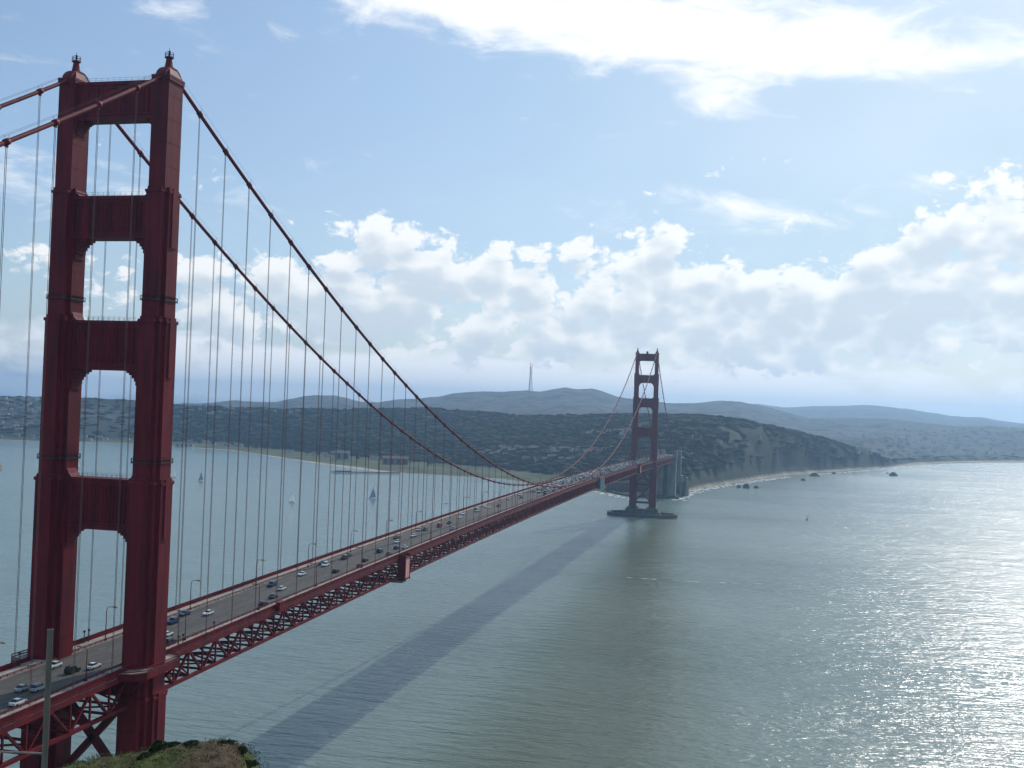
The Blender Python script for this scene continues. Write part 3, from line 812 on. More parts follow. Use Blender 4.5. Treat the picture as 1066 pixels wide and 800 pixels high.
# stiffening trusses
def truss(a, b, s, name='side_truss'):
    n = int(round((b-a)/7.62)); st = (b-a)/n; m = MB()
    Y = [a+i*st for i in range(n+1)]; x = s*HX
    m.ribbon([(x,y,road_z(y)-1.15) for y in Y], .95, 1.05); m.ribbon([(x,y,road_z(y)-8.6) for y in Y], .95, .85)
    for i, y in enumerate(Y):
        zt, zb = road_z(y)-1.15, road_z(y)-8.6
        m.beam((x,y,zb),(x,y,zt), .42, .42, up=(0,1,0))
        m.box(x-.52, x+.52, y-.75, y+.75, zt-1.0, zt-.3) if i % 2 == 0 else m.box(x-.52, x+.52, y-.75, y+.75, zb+.2, zb+.95)
        if i < n:
            y2 = Y[i+1]; z2t, z2b = road_z(y2)-1.15, road_z(y2)-8.6
            if i % 2 == 0: m.beam((x,y,zt),(x,y2,z2b), .62, .55)
            else: m.beam((x,y,zb),(x,y2,z2t), .62, .55)
    return m.build(name, RED, bridge)
GAPT = 7.2
for s in (-1, 1):
    truss(YA0, -GAPT-1.2, s); truss(GAPT-1.2, LSPAN-GAPT+1.2, s); truss(LSPAN+GAPT+1.2, YB1, s)
m = MB(); n = int((YB1-YA0)/7.62)
for i in range(n+1):
    y = YA0+i*(YB1-YA0)/n; z = road_z(y)
    m.box(-13.3, 13.3, y-.22, y+.22, z-2.9, z-.72)
m.build('floor_beams', RED, bridge)
m = MB()
for i in range(n):
    y = YA0+i*(YB1-YA0)/n; y2 = YA0+(i+1)*(YB1-YA0)/n; z = road_z(y)-8.6; z2 = road_z(y2)-8.6
    m.beam((-13.2,y,z),(13.2,y,z), .45, .6)
    if i % 2 == 0: m.beam((-13.2,y,z+.02),(0,y2,z2+.02), .4, .4); m.beam((13.2,y,z+.02),(0,y2,z2+.02), .4, .4)
    else: m.beam((0,y,z+.02),(-13.2,y2,z2+.02), .4, .4); m.beam((0,y,z+.02),(13.2,y2,z2+.02), .4, .4)
    if i % 2 == 0: m.beam((-13.2,y,z+.3),(-5,y,z+5.6), .35); m.beam((13.2,y,z+.3),(5,y,z+5.6), .35)
for lx in (-7.5,-2.5,2.5,7.5): m.ribbon([(lx,y,road_z(y)-1.35) for y in allY if y <= YB1], .4, 1.2)
m.build('under_deck_bracing', RED, bridge)

# main cables with bands
susY = [15.24*k for k in range(1, 84)]
sideY = [-15.24*k for k in range(1, 22)] + [LSPAN+15.24*k for k in range(1, 22)]
for s in (-1, 1):
    m = MB(); Y = ys(YA0, 0, 7.62)[:-1] + ys(0, LSPAN, 7.62)[:-1] + ys(LSPAN, YB1, 7.62)
    m.tube([(s*HX,y,cable_z(y)) for y in Y], .52, 12)
    for y in susY+sideY:
        a = Vector((s*HX,y-.55,cable_z(y-.55))); b = Vector((s*HX,y+.55,cable_z(y+.55)))
        m.tube([a, b], .74, 12)
    o = m.build('main_cable', RED, bridge, smooth=True)
    md = o.data; 
    # hand ropes above the cable
    m = MB()
    for dx in (-.55, .55): m.tube([(s*HX+dx,y,cable_z(y)+1.5) for y in Y], .03, 4, False)
    for y in susY+sideY:
        for dx in (-.55, .55): m.beam((s*HX+dx*.8,y,cable_z(y)+.3),(s*HX+dx,y,cable_z(y)+1.5), .05)
    m.build('hand_rope', ROPE, bridge)

# suspenders: pairs of ropes; the 100 that show largest as parts, the rest as one
cands = []
for s in (-1, 1):
    for y in susY+sideY:
        zt, zb = cable_z(y)-.6, road_z(y)-.7
        if zt-zb < .8: continue
        pm = Vector((s*HX, y, (zt+zb)/2)); d = pm-CP; dep = d.dot(CF)
        u = 533+CFL*d.dot(CR)/dep if dep > 1 else -9999
        vis = 0 <= u <= 1066
        cands.append(((zt-zb)/max(dep,1) if vis else -1, s, y, zt, zb))
cands.sort(reverse=True)
def ropes(m, s, y, zt, zb, thin=1.0):
    for dy in (-.22, .22):
        m.tube([(s*HX,y+dy,zb),(s*HX,y+dy,zt)], .064*thin, 5, False)
    m.box(s*HX-.2, s*HX+.2, y-.4, y+.4, zt-.5, zt+.05)
for i, (q, s, y, zt, zb) in enumerate(cands[:100]):
    m = MB(); ropes(m, s, y, zt, zb); m.build('suspender', ROPE, bridge)
m = MB()
for (q, s, y, zt, zb) in cands[100:]: ropes(m, s, y, zt, zb)
o = m.build('suspender', ROPE, bridge); o['kind'] = 'stuff'

# towers
def cross_poly(steps):
    q = []
    for i, (hx, hy) in enumerate(steps):
        if i: q.append((hx, steps[i-1][1]))
        q.append((hx, hy))
    # q runs from (+x, small y) inward to (small x, +y)
    P = q + [(-x, y) for x, y in q[::-1]] + [(-x, -y) for x, y in q] + [(x, -y) for x, y in q[::-1]]
    return P
TIERS = [(12.5, 70, [(4.9,2.9),(3.9,4.9),(2.8,6.6)]), (70, 124.3, [(4.5,2.7),(3.5,4.5),(2.4,6.0)]), (124.3, 165.8, [(3.9,2.5),(3.0,4.1),(2.05,5.3)]),
         (165.8, 199.2, [(3.2,2.4),(2.2,4.4)]), (199.2, 228.2, [(2.35,3.4)])]
STRUTS = [(111.3,124.0,4),(152.6,164.9,3.5),(186.8,197.4,2.9),(217.9,227.4,2.2)]
def tower(y0, yoff):
    t = empty('tower', (0, y0, 0), parent=bridge)
    for s in (-1, 1):
        m = MB()
        for (z0, z1, st) in TIERS:
            m.extr(cross_poly(st), z0, z1-.9, off=(s*HX, yoff))
            big = [(hx+.28, hy+.28) for hx, hy in st]
            m.extr(cross_poly(big), z1-.95, z1-.25, off=(s*HX, yoff))                     # ledge
            m.extr(cross_poly(st), z1-.26, z1+.4, scale=1, off=(s*HX, yoff)) if z1 > 228 else m.extr(cross_poly([(hx-.15,hy-.15) for hx, hy in st]), z1-.26, z1+.55, off=(s*HX, yoff))
            # thin plate joints
            zz = z0+6
            while zz < z1-4:
                jj = [(hx+.035, hy+.035) for hx, hy in st]; m.extr(cross_poly(jj), zz, zz+.18, off=(s*HX, yoff)); zz += 6.1
        # raised pilasters on the outer face of each tier shoulder
        for (z0, z1, st) in TIERS[:4]:
            hx = st[0][0]; 
            m.box(s*HX+s*hx if s > 0 else -HX-hx-.35, HX+hx+.35 if s > 0 else -HX-hx, yoff-1.1, yoff+1.1, z1-15, z1+.4)
        m.build('leg', RED, t)
        # saddle housing and finial
        m = MB(); x = s*HX
        pr = [(-4.4,228.3),(-3.9,229.6),(-2.8,230.7),(-1.4,231.4),(1.4,231.4),(2.8,230.7),(3.9,229.6),(4.4,228.3)]
        m.extr_x([(yy+yoff*.6, zz) for yy, zz in pr], x-1.35, x+1.35)
        m.extr([(-2.6,-3.8),(2.6,-3.8),(2.6,3.8),(-2.6,3.8)], 228.05, 228.7, off=(x, yoff))
        m.extr([(-2.3,-3.0),(2.3,-3.0),(2.3,3.0),(-2.3,3.0)], 228.7, 231.2, scale=.5, off=(x, yoff))
        m.tube([(x,yoff,231.3),(x,yoff,232.2),(x,yoff,233.9)], [1.15,.95,.7], 10); m.tube([(x,yoff,233.9),(x,yoff,234.1)], 1.15, 10)
        m.build('saddle_housing', RED, t)
        m = MB()
        for k in range(8):
            a = k*math.pi/4; m.beam((x+1.1*math.cos(a),yoff+1.1*math.sin(a),234.1),(x+1.1*math.cos(a),yoff+1.1*math.sin(a),235.3), .08)
        for zz in (234.7, 235.3):
            pp = [(x+1.1*math.cos(k*math.pi/4), yoff+1.1*math.sin(k*math.pi/4), zz) for k in range(9)]; m.tube(pp, .05, 4)
        m.tube([(x,yoff,234.1),(x,yoff,235.8)], .28, 8); m.tube([(x,yoff,235.8),(x,yoff,236.6)], .06, 5)
        m.build('beacon', DARK, t)
        # maintenance walkway rings
        for zr, st in ((170.6, TIERS[3][2]), (128.9, TIERS[2][2])):
            m = MB()
            for zz, th, e in ((zr,.22,.32),(zr+1.0,.06,.32)): m.extr(cross_poly([(hx+e, hy+e) for hx, hy in st]), zz, zz+th, off=(x, yoff))
            for px_, py_ in cross_poly([(hx+.32, hy+.32) for hx, hy in st]): m.box(x+px_-.05, x+px_+.05, yoff+py_-.05, yoff+py_+.05, zr-.2, zr+1.1)
            m.build('walkway_ring', DARK, t)
        # balcony where the footway passes round the leg
        m = MB(); yo = yoff
        poly = [(9.7,-11.5),(13.9,-11.5),(17.2,-10.4),(19.3,-7.6),(19.3,7.6),(17.2,10.4),(13.9,11.5),(9.7,11.5)]
        poly = [(s*a, b+yo) for a, b in poly]
        if s < 0: poly = poly[::-1]
        m.extr(poly, 75.6, 77.32); m.build('balcony', CONC, t)
        m = MB()
        edge = [(13.95,-11.6),(17.3,-10.5),(19.45,-7.7),(19.45,7.7),(17.3,10.5),(13.95,11.6)]
        for a, b in zip(edge, edge[1:]):
            A = Vector((s*a[0], a[1]+yo, 0)); B = Vector((s*b[0], b[1]+yo, 0))
            for zz, h in ((76.3,1.7),(77.75,.2),(78.45,.18)): m.beam(A+Vector((0,0,zz)), B+Vector((0,0,zz)), .22, h)
            nn = int((B-A).length/.5)
            for k in range(nn+1): 
                q = A.lerp(B, k/max(nn,1)); m.beam(q+Vector((0,0,77)), q+Vector((0,0,78.4)), .09)
        for k in (-7, -2.5, 2.5, 7): m.beam((s*18.6, k+yo, 75.5), (s*14.6, k+yo, 71.5), .5, .6)
        m.build('balcony_railing', RED, t)
    for zi, (z0, z1, hx) in enumerate(STRUTS):
        xi = HX-hx-.0; th = 2.1 if zi < 3 else 2.0
        m = MB(); m.box(-xi-.4, xi+.4, yoff-th, yoff+th, z0, z1)
        for zz in (z0-.25, z1-.55): m.box(-xi-.3, xi+.3, yoff-th-.38, yoff+th+.38, zz, zz+.85)
        m.box(-xi-.2, xi+.2, yoff-th-.2, yoff+th+.2, z0+1.0, z0+1.5); m.box(-xi-.2, xi+.2, yoff-th-.2, yoff+th+.2, z1-1.4, z1-1.0)
        k = 15
        for i in range(k):
            x = -xi+2.0+(2*xi-4.0)*i/(k-1)
            for sy in (-1, 1): m.extr([(x-.32,yoff+sy*(th+.0)),(x,yoff+sy*(th+.42)),(x+.32,yoff+sy*(th+.0))][::sy], z0+1.6, z1-1.5)
        # stepped corner brackets, below and above
        def br(cx, cz, sx, sz, size):
            sh = [(0,0),(1,0),(1,.10),(.80,.10),(.80,.18),(.58,.18),(.58,.30),(.42,.30),(.42,.42),(.30,.42),(.30,.58),(.18,.58),(.18,.80),(.10,.80),(.10,1),(0,1)]
            pl = [(cx+sx*a*size, cz+sz*b*size*1.7) for a, b in sh]
            m.extr_y(pl, yoff-th+.12, yoff+th-.12)
        bs = 3.9 if zi < 3 else 2.6
        for sx in (-1, 1):
            br(sx*(xi+.05), z0-.2, -sx, -1, bs)
            if zi < 3: 
                m.extr_y([(sx*(xi+.05),z1+.1),(sx*(xi-1.7),z1+.1),(sx*(xi-1.2),z1+.5),(sx*(xi-.5),z1+1.1),(sx*(xi-.05),z1+2.2),(sx*(xi+.05),z1+2.4)], yoff-th+.1, yoff+th-.1)
        m.build('portal_strut', RED, t)
        # railing on top of the strut
        m = MB()
        for sy in (-1, 1):
            for zz in (z1+.75, z1+1.3): m.beam((-xi+1.8,yoff+sy*th,zz),(xi-1.8,yoff+sy*th,zz), .04)
            for i in range(12):
                x = -xi+1.8+(2*xi-3.6)*i/11; m.beam((x,yoff+sy*th,z1+.2),(x,yoff+sy*th,z1+1.35), .05)
        m.build('strut_railing', DARK, t)
    if y0 > 100:
        m = MB(); m.tube([(0,yoff,227.6),(0,yoff,230.4)], [1.6,1.3], 8); m.tube([(0,yoff,230.4),(0,yoff,231.6)], [1.9,.5], 8); m.build('weather_dome', DARK, t)
    # bracing below the roadway
    m = MB()
    for za, zb in ((46,68.5),(21,43)):
        m.beam((-HX+3.6,yoff,za),(HX-3.6,yoff,zb), 1.7, 1.7, up=(0,1,0)); m.beam((-HX+3.6,yoff+.02,zb),(HX-3.6,yoff+.02,za), 1.74, 1.74, up=(0,1,0))
    for zz in (44.5, 19.2): m.box(-HX+3.4, HX-3.4, yoff-1.6, yoff+1.6, zz-1.4, zz+1.4)
    m.box(-HX+3.4, HX-3.4, yoff-1.8, yoff+1.8, 69.0, 72.4)
    m.build('cross_bracing', RED, t)
    return t
tower(0, -1.2); tower(LSPAN, .8)

# maintenance travellers hung on the outside of the truss (pale red hoarding)
def traveller(y, w, z0, z1, label):
    rz_ = road_z(y); r = empty('maintenance_platform', (HX, y, rz_))
    m = MB(); m.box(.75, 3.4, -w/2, w/2, z0, z1); m.build('hoarding', REDL, r)
    m = MB()
    for sy in (-1, 1): m.box(.5, 3.6, sy*w/2-.2+sy*.25, sy*w/2+.2+sy*.25, z0-1.0, z1+1.6)
    m.box(.4, 3.7, -w/2-.6, w/2+.6, z1+.01, z1+.5); m.box(.4, 3.7, -w/2-.8, w/2+.8, z0-.7, z0-.01); m.build('frame', RED, r)
    m = MB(); m.box(-25, 2.5, -w/2-1.6, w/2-1, z0-1.9, z0-1.1); m.build('under_walk', PIER, r)
    tag(r, label, 'work platform')
traveller(199.5, 5.6, -8.8, -.2, 'pale red boxed work platform hung on the near half of the deck truss')
traveller(1092, 9, -8.4, .2, 'small pale work platform hung on the truss left of the far tower')
p = Vector((HX, 779, road_z(779))); r = empty('maintenance_platform', p)
m = MB(); m.box(.7, 2.6, -14, 14, -9.6, .3); m.build('netting', mat('teal_net', (.05,.13,.15), .9), r)
m = MB(); m.box(.55, 2.8, -14.4, 14.4, .31, .8); m.build('frame', RED, r); tag(r, 'dark teal netted work platform on the truss midway to the far tower', 'work platform')
m = MB(); m.box(14.2, 15.6, 74.8, 78.6, road_z(76)-.2, road_z(76)+2.2); m.box(14.0, 15.8, 74.6, 78.8, road_z(76)+2.21, road_z(76)+2.4)
o = m.build('equipment_box', RED); tag(o, 'red equipment box on the near footway rail beyond the near tower', 'equipment box')

# tower piers and fender
def pier(y0, lab):
    r = empty('tower_pier', (0, y0, 0))
    m = MB(); P = [(-26,-10),(-22,-14),(22,-14),(26,-10),(26,10),(22,14),(-22,14),(-26,10)]
    m.extr(P, -6, 7, scale=.97); m.extr([(a*.86, b*.86) for a, b in P], 7, 10.5); 
    for s in (-1, 1): m.extr([(-7.4,-9),(7.4,-9),(7.4,9),(-7.4,9)], 10.4, 12.6, scale=.93, off=(s*HX, 0))
    m.build('pier_base', DCONC, r)
    if y0 > 100:
        m = MB(); N = 48; vo = []
        for (a, b, z) in ((50,25,-6),(49,24.4,4.8),(45,20.4,4.8),(45,20.4,-6)):
            for k in range(N):
                t = 2*math.pi*k/N; c_, s_ = math.cos(t), math.sin(t)
                vo.append((a*math.copysign(abs(c_)**.72, c_), b*math.copysign(abs(s_)**.8, s_), z))
        fs = [(q*N+k, q*N+(k+1)%N, (q+1)*N+(k+1)%N, (q+1)*N+k) for q in range(3) for k in range(N)]
        m.add(vo, fs); m.build('fender', DCONC, r)
    tag(r, lab, 'pier')
pier(LSPAN, 'dark concrete tower pier with an oval fender standing in the water')
pier(0, 'concrete pier under the near tower behind the grassy knoll')

# concrete pylon and anchorage at the far end
r = empty('concrete_pylon', (0, YB1+4, 0))
for s in (-1, 1):
    m = MB(); m.extr([(-4.2,-9),(4.2,-9),(4.2,9),(-4.2,9)], -2, 64, scale=.94, off=(s*13.6,0)); m.extr([(-3.2,-7),(3.2,-7),(3.2,7),(-3.2,7)], 64, 81.5, scale=.9, off=(s*15.6,0))
    for k in (-2.2, 0, 2.2): m.box(s*13.6+k-.5, s*13.6+k+.5, -9.3, -8.4, 4, 60)
    m.box(s*15.6-3.4, s*15.6+3.4, -7.4, 7.4, 79.8, 80.8)
    m.build('shaft', PIER, r)
m = MB(); m.box(-10, 10, 4, 6, -2, 66); m.box(-10,-4.2,-6.5,3.99,-2,62); m.box(4.2,10,-6.5,3.99,-2,62); m.box(-10,10,-6.6,3.98,60,66.5); m.build('recessed_wall', PIER, r)
m = MB(); m.box(-18.5, 18.5, -10.5, 10.5, -4, 5); m.build('plinth', DCONC, r)
tag(r, 'tall pale concrete pylon with a recessed wall just behind the far tower', 'pylon')
r = empty('concrete_pylon', (0, YB1+104, 0))
for s in (-1, 1):
    m = MB(); m.extr([(-3.8,-7),(3.8,-7),(3.8,7),(-3.8,7)], -2, 79, scale=.93, off=(s*14.6,0)); m.build('shaft', PIER, r)
m = MB(); m.box(-11, 11, -3, 3, -2, 66); m.build('recessed_wall', PIER, r)
tag(r, 'second concrete pylon standing behind the fort and the first pylon', 'pylon')
r = empty('anchorage_wall', (27, YB1+62, 0))
for k, (x, h) in enumerate(((-4,36),(4.5,33))):
    m = MB(); m.extr([(-2.2,-9),(2.2,-9),(2.2,9),(-2.2,9)], 0, h, scale=.92, off=(x, k*5)); m.build('buttress', PIER, r)
m = MB(); m.box(-12, 8, 9.2, 16, 0, 26); m.build('block', PIER, r)
tag(r, 'low pale concrete buttressed block right of the tall pylons', 'anchorage')
# steel arch over the fort
r = empty('steel_arch', (0, YB1+14, 0)); 
m = MB()
for s in (-1, 1):
    N = 12; tp = [(s*11, 82*k/N, 34+33*(1-((k/N-.5)*2)**2)) for k in range(N+1)]
    for a, b in zip(tp, tp[1:]): m.beam(a, b, 1.2, 1.6)
    for q in tp: m.beam(q, (q[0], q[1], road_z(YB1)-2.9), .6, .6, up=(0,1,0))
    m.ribbon([(s*11, 82*k/N, road_z(YB1+14)-3.2) for k in range(N+1)], .8, 1.0)
m.build('arch_rib', RED, r); tag(r, 'red steel arch spanning over the brick fort', 'arch')

# ------------------------------------------------------------------ street lamps
ORD = ['first','second','third','fourth','fifth','sixth','seventh','eighth','ninth','tenth','eleventh','twelfth','thirteenth','fourteenth','fifteenth']
lamp0 = empty('street_lamp', (0,0,0))
m = MB(); m.tube([(0,0,0),(0,0,1.2),(0,0,8.6)], [.2,.15,.1], 8); m.tube([(0,0,8.3),(.25,0,9.1),(.9,0,9.45),(1.9,0,9.4)], .08, 7); m.box(-.28,.28,-.28,.28,0,.5); m.build('post', RED, lamp0)
m = MB(); m.tube([(1.7,0,9.42),(2.05,0,9.5),(3.0,0,9.42),(3.3,0,9.36)], [.14,.26,.3,.1], 8); m.build('lamp_head', LAMPM, lamp0)
register(lamp0); firstl = True
def ordn(k): return ORD[k]
for side, y00, nm in ((-1, 17.6, 'far'), (1, 25.6, 'near')):
    for k in range(-3, 36):
        y = y00 + k*45.72
        if y > YB1-10: continue
        if abs(y+1.2) < 9: continue
        if abs(y-LSPAN) < 10: y += 11
        o = lamp0 if firstl else copy_tree(lamp0); firstl = False
        o.location = (side*9.95, y, road_z(y)+.33); o.rotation_euler = (0,0, 0 if side < 0 else math.pi)
        if side > 0: o.scale = (.9,.9,.86)
        if k < 0:
            lab = 'red street lamp on the %s kerb, %s before the near tower' % (nm, ORD[-k-1])
        elif k < 11: lab = 'red street lamp on the %s kerb, %s beyond the near tower' % (nm, ORD[k])
        elif k < 27: lab = 'tiny lamp on the %s kerb in the hazy far half of the deck' % nm
        else: lab = 'tiny lamp on the %s kerb close to or past the far tower' % nm
        tag(o, lab, 'street lamp', group='street lamps along the %s kerb of the bridge' % nm + ('' if k < 11 else ' far half' if k < 27 else ' far end'))
# short post lights in pairs on the footways
pl = empty('post_light', (0,0,0)); m = MB(); m.tube([(0,0,0),(0,0,2.9)], .11, 7); m.build('post', DARK, pl)
m = MB(); m.tube([(0,0,2.9),(0,0,3.15),(0,0,3.5),(0,0,3.6)], [.2,.34,.34,.1], 8); m.build('head', DARK, pl); register(pl)
spots = [(-13.2,12.5,'left one of the pair on the far footway framed by the near tower'),(-13.2,14.6,'right one of the pair on the far footway framed by the near tower'),
         (13.2,16.6,'left one of the pair on the near footway just past the tower'),(13.2,18.8,'right one of the pair on the near footway just past the tower'),
         (13.2,36,'alone on the near footway past the pair'),(-13.2,-23,'right one of the pair on the far footway at the left edge'),(-13.2,-25,'left one of the pair on the far footway at the left edge'),(-13.2,-14,'alone on the far footway left of the tower')]
for i, (x, y, l) in enumerate(spots):
    o = pl if i == 0 else copy_tree(pl); o.location = (x, y, road_z(y)+.33); tag(o, 'post light '+l, 'post light', group='short post lights on the footways')

# ------------------------------------------------------------------ cars
def carpaint(n, c): return mat('car_paint_'+n, c, .25, var=.03)
PAINT = {'white':(.75,.75,.74),'silver':(.42,.43,.44),'dark blue':(.03,.05,.12),'navy':(.025,.035,.07),'grey':(.1,.1,.105),'black':(.018,.018,.02),'red':(.3,.03,.03),'green':(.09,.12,.11),'tan':(.2,.17,.13)}
PM = {k: carpaint(k.replace(' ', '_'), c) for k, c in PAINT.items()}
def loft(m, secs):      # secs: list of (y, halfwidth_low, halfwidth_high, z_low, z_high)
    vs = []
    for (y, a, b, z0, z1) in secs: 
        zm = z0+(z1-z0)*.45
        vs += [(-a*.94,y,z0),(a*.94,y,z0),(a,y,zm),(b,y,z1),(-b,y,z1),(-a,y,zm)]
    fs = [(0,1,2,3,4,5)]; n = len(secs)
    for i in range(n-1):
        for k in range(6): fs.append((i*6+k, i*6+(k+1)%6, i*6+6+(k+1)%6, i*6+6+k))
    fs.append(tuple((n-1)*6+k for k in range(6))[::-1]); m.add(vs, fs)
def car_meshes(kind):
    if kind == 'sedan':
        body = [(-2.3,.72,.66,.38,.82),(-2.15,.86,.8,.3,.95),(-1.4,.9,.84,.28,.98),(1.0,.9,.84,.28,.98),(2.0,.86,.78,.3,.82),(2.3,.68,.6,.38,.66)]
        cab = [(-1.75,.74,.66,.93,.98),(-1.15,.76,.6,.93,1.42),(.1,.76,.6,.93,1.44),(1.05,.76,.68,.93,.99)]; roof = (-1.05,.15,1.43)
    elif kind == 'suv':
        body = [(-2.35,.8,.76,.42,1.0),(-2.25,.92,.88,.35,1.1),(1.0,.94,.88,.35,1.1),(2.1,.9,.82,.36,1.0),(2.35,.76,.66,.42,.85)]
        cab = [(-2.25,.84,.74,1.05,1.3),(-1.95,.84,.7,1.05,1.76),(.3,.84,.7,1.05,1.78),(1.05,.84,.76,1.05,1.12)]; roof = (-1.9,.35,1.77)
    else:
        body = [(-2.6,.86,.84,.4,1.2),(-2.5,.98,.92,.35,1.25),(1.6,.98,.92,.35,1.2),(2.3,.92,.84,.38,1.05),(2.55,.8,.7,.42,.9)]
        cab = [(-2.52,.92,.84,1.15,2.0),(-2.4,.92,.82,1.15,2.1),(.9,.92,.82,1.15,2.1),(1.9,.9,.8,1.15,1.22)]; roof = (-2.4,.95,2.1)
    B = MB(); loft(B, body)
    C = MB(); loft(C, cab)
    Rf = MB(); w = .58 if kind == 'sedan' else .68 if kind == 'suv' else .8
    Rf.box(-w, w, roof[0], roof[1], roof[2]-.02, roof[2]+.05)
    if kind == 'van': Rf.box(-.95, .95, -2.5, -.3, 1.2, 2.08)
    return B, C, Rf
def wheel():
    m = MB(); m.tube([(-.11,0,0),(.11,0,0)], .33, 12); return m
PROTO = {}
def make_car(kind, colname, parts):
    B, C, Rf = car_meshes(kind)
    if parts:
        r = empty({'sedan':'sedan_car','suv':'suv_car','van':'van'}[kind])
        B.build('body', PM[colname], r); C.build('windows', GLASSM, r); Rf.build('roof', PM[colname], r)
        for sx in (-1, 1):
            for y in (-1.4, 1.4):
                w = wheel().build('wheel', [TYRE], r); w.location = (sx*.84, y, .33)
        for sx in (-1, 1):
            m = MB(); m.box(sx*.62-.14, sx*.62+.14, 2.14, 2.3, .6, .74); m.build('headlight', HW[0], r)
            m = MB(); m.box(sx*.66-.12, sx*.66+.12, -2.36 if kind != 'van' else -2.66, -2.2, .66, .82); m.build('tail_light', RED, r)
        register(r); return r
    m = MB()
    for q, mi in ((B,0),(C,1),(Rf,0)):
        m.mi = mi; m.add(q.v, q.f)
    m.mi = 2
    for sx in (-1, 1):
        for y in (-1.4, 1.4):
            w = wheel(); m.add([(a+sx*.84, b+y, c+.33) for a, b, c in w.v], w.f)
    o = m.build({'sedan':'sedan_car','suv':'suv_car','van':'van'}[kind], [PM[colname], GLASSM, TYRE]); return o
def get_car(kind, col, parts):
    k = (kind, col, parts)
    if k not in PROTO: PROTO[k] = make_car(*k); return PROTO[k]
    return copy_tree(PROTO[k]) if parts else (lambda c: (COL.objects.link(c), c)[1])(PROTO[k].copy())
LANES = ['lane by the far kerb','second lane from the far kerb','lane left of the centre line','lane right of the centre line','second lane from the near kerb','lane by the near kerb']
LX = [-7.9,-4.75,-1.6,1.6,4.75,7.9]
CARS = [(7.1,-40.8,'white','sedan'),(.8,-30.9,'silver','sedan'),(4.0,-29.7,'silver','suv'),(-5.4,-11,'white','sedan'),(3.9,-8.2,'white','sedan'),(1.6,-13.5,'black','suv'),(-7.9,56.4,'dark blue','sedan'),
 (-5.1,44.7,'dark blue','suv'),(-1.6,59.6,'white','sedan'),(2.1,29.4,'white','sedan'),(7.8,21.3,'navy','suv'),(-6.1,112.1,'dark blue','suv'),(1.2,106.9,'white','sedan'),(4.8,92.6,'grey','sedan'),
 (7.6,79.4,'black','sedan'),(-4.9,137.6,'white','sedan'),(-8.3,165.6,'dark blue','sedan'),(-5.4,161.5,'white','suv'),(4.2,149.4,'black','sedan'),(-5.4,182,'black','suv'),(-7.4,191.3,'tan','sedan'),(4.6,180.3,'black','sedan'),
 (7.8,166.4,'red','sedan'),(1.3,207.2,'navy','suv'),(-2.8,240.2,'white','sedan'),(3.6,220.9,'dark blue','sedan'),(7.8,201.5,'green','sedan'),(7.2,224.4,'white','sedan'),(-6.8,254.4,'black','sedan'),
 (-7,288.3,'silver','sedan'),(-2.3,264.9,'white','sedan'),(-3.7,291,'green','suv'),(-2.2,309,'red','van'),(-2.2,327.4,'black','sedan'),(6.4,302.7,'silver','sedan'),(-8.1,375.8,'white','sedan'),(-3.4,356.6,'white','sedan'),
 (-6.2,397.9,'white','van'),(-8.7,408,'black','sedan'),(-8.1,428,'white','sedan'),(-4.1,423.1,'white','sedan'),(-.5,436.5,'black','sedan'),(-6.9,487.7,'silver','sedan'),(-7.7,528.2,'white','suv'),
 (-1.8,506.2,'black','sedan'),(-8.3,555.7,'silver','sedan'),(-5,579.5,'black','suv'),(1,554.5,'black','sedan'),(4.9,532.5,'white','sedan')]
def lane_of(x): return min(range(6), key=lambda i: abs(LX[i]-x))
seen = {}
for (x, y, cname, kind) in CARS:
    parts = y < 320
    o = get_car(kind, cname, parts); ln = lane_of(x)
    x = x*.3 + LX[ln]*.7 if abs(x-LX[ln]) > 1 else x
    x = max(-8.6, min(8.6, x))
    o.location = (x, y, road_z(y)+.02); o.rotation_euler = (0, 0, 0 if x > 0 else math.pi)
    k = int(math.floor((y-17.6)/45.72))
    kn = {'sedan':'car','suv':'tall car','van':'van'}[kind]
    if y < -2: where = 'before the near tower'
    elif k < 0: where = 'beside the near tower'
    elif k < 12: where = 'past the %s far kerb lamp' % ORD[k]
    else: where = 'near mid span'
    lab = '%s %s, %s, %s' % (cname, kn, LANES[ln], where)
    tag(o, lab, 'van' if kind == 'van' else 'car', group='cars and vans crossing the bridge')
    seen[lab] = seen.get(lab, 0)+1
cw = ['white']*52+['silver']*24+['black']*10+['grey']*6+['dark blue']*8+['red']*4+['tan']*3
far_pos = []
for ln in range(6):
    y = 545 + random.uniform(0, 30)
    while y < YB1-6:
        if not any(abs(c[1]-y) < 8 and lane_of(c[0]) == ln for c in CARS):
            far_pos.append((y, ln, LX[ln]+random.uniform(-.35,.35), random.choice(cw), random.choice(['sedan','sedan','suv','suv','van'])))
        y += random.uniform(14, 32) if y < 660 else random.uniform(7.5, 15)*(1 if ln < 4 or y > 760 else 1.5)
far_pos.sort()
for (y, ln, x, cn, kd) in far_pos[:248]:
    o = get_car(kd, cn, False); o.location = (x, y, road_z(y)+.02); o.rotation_euler = (0,0,0 if ln > 2 else math.pi)
    tag(o, 'tiny %s %s in the dense traffic near the far tower' % (cn, {'sedan':'car','suv':'tall car','van':'van'}[kd]), 'van' if kd == 'van' else 'car', group='dense far traffic %s %s' % (cn, kd))
m = MB(); names = list(PM)
for (y, ln, x, cn, kd) in far_pos[248:]:
    B, C, Rf = car_meshes(kd); sg = 1 if ln > 2 else -1
    for q, mi in ((B, names.index(cn)), (C, len(names)), (Rf, names.index(cn))):
        m.mi = mi; m.add([(a*sg+x, b*sg+y, c+road_z(y)) for a, b, c in q.v], q.f)
o = m.build('queued_cars', [PM[k] for k in names]+[GLASSM]); tag(o, 'farthest cars packed on the deck around the far tower', 'cars', kind='stuff')
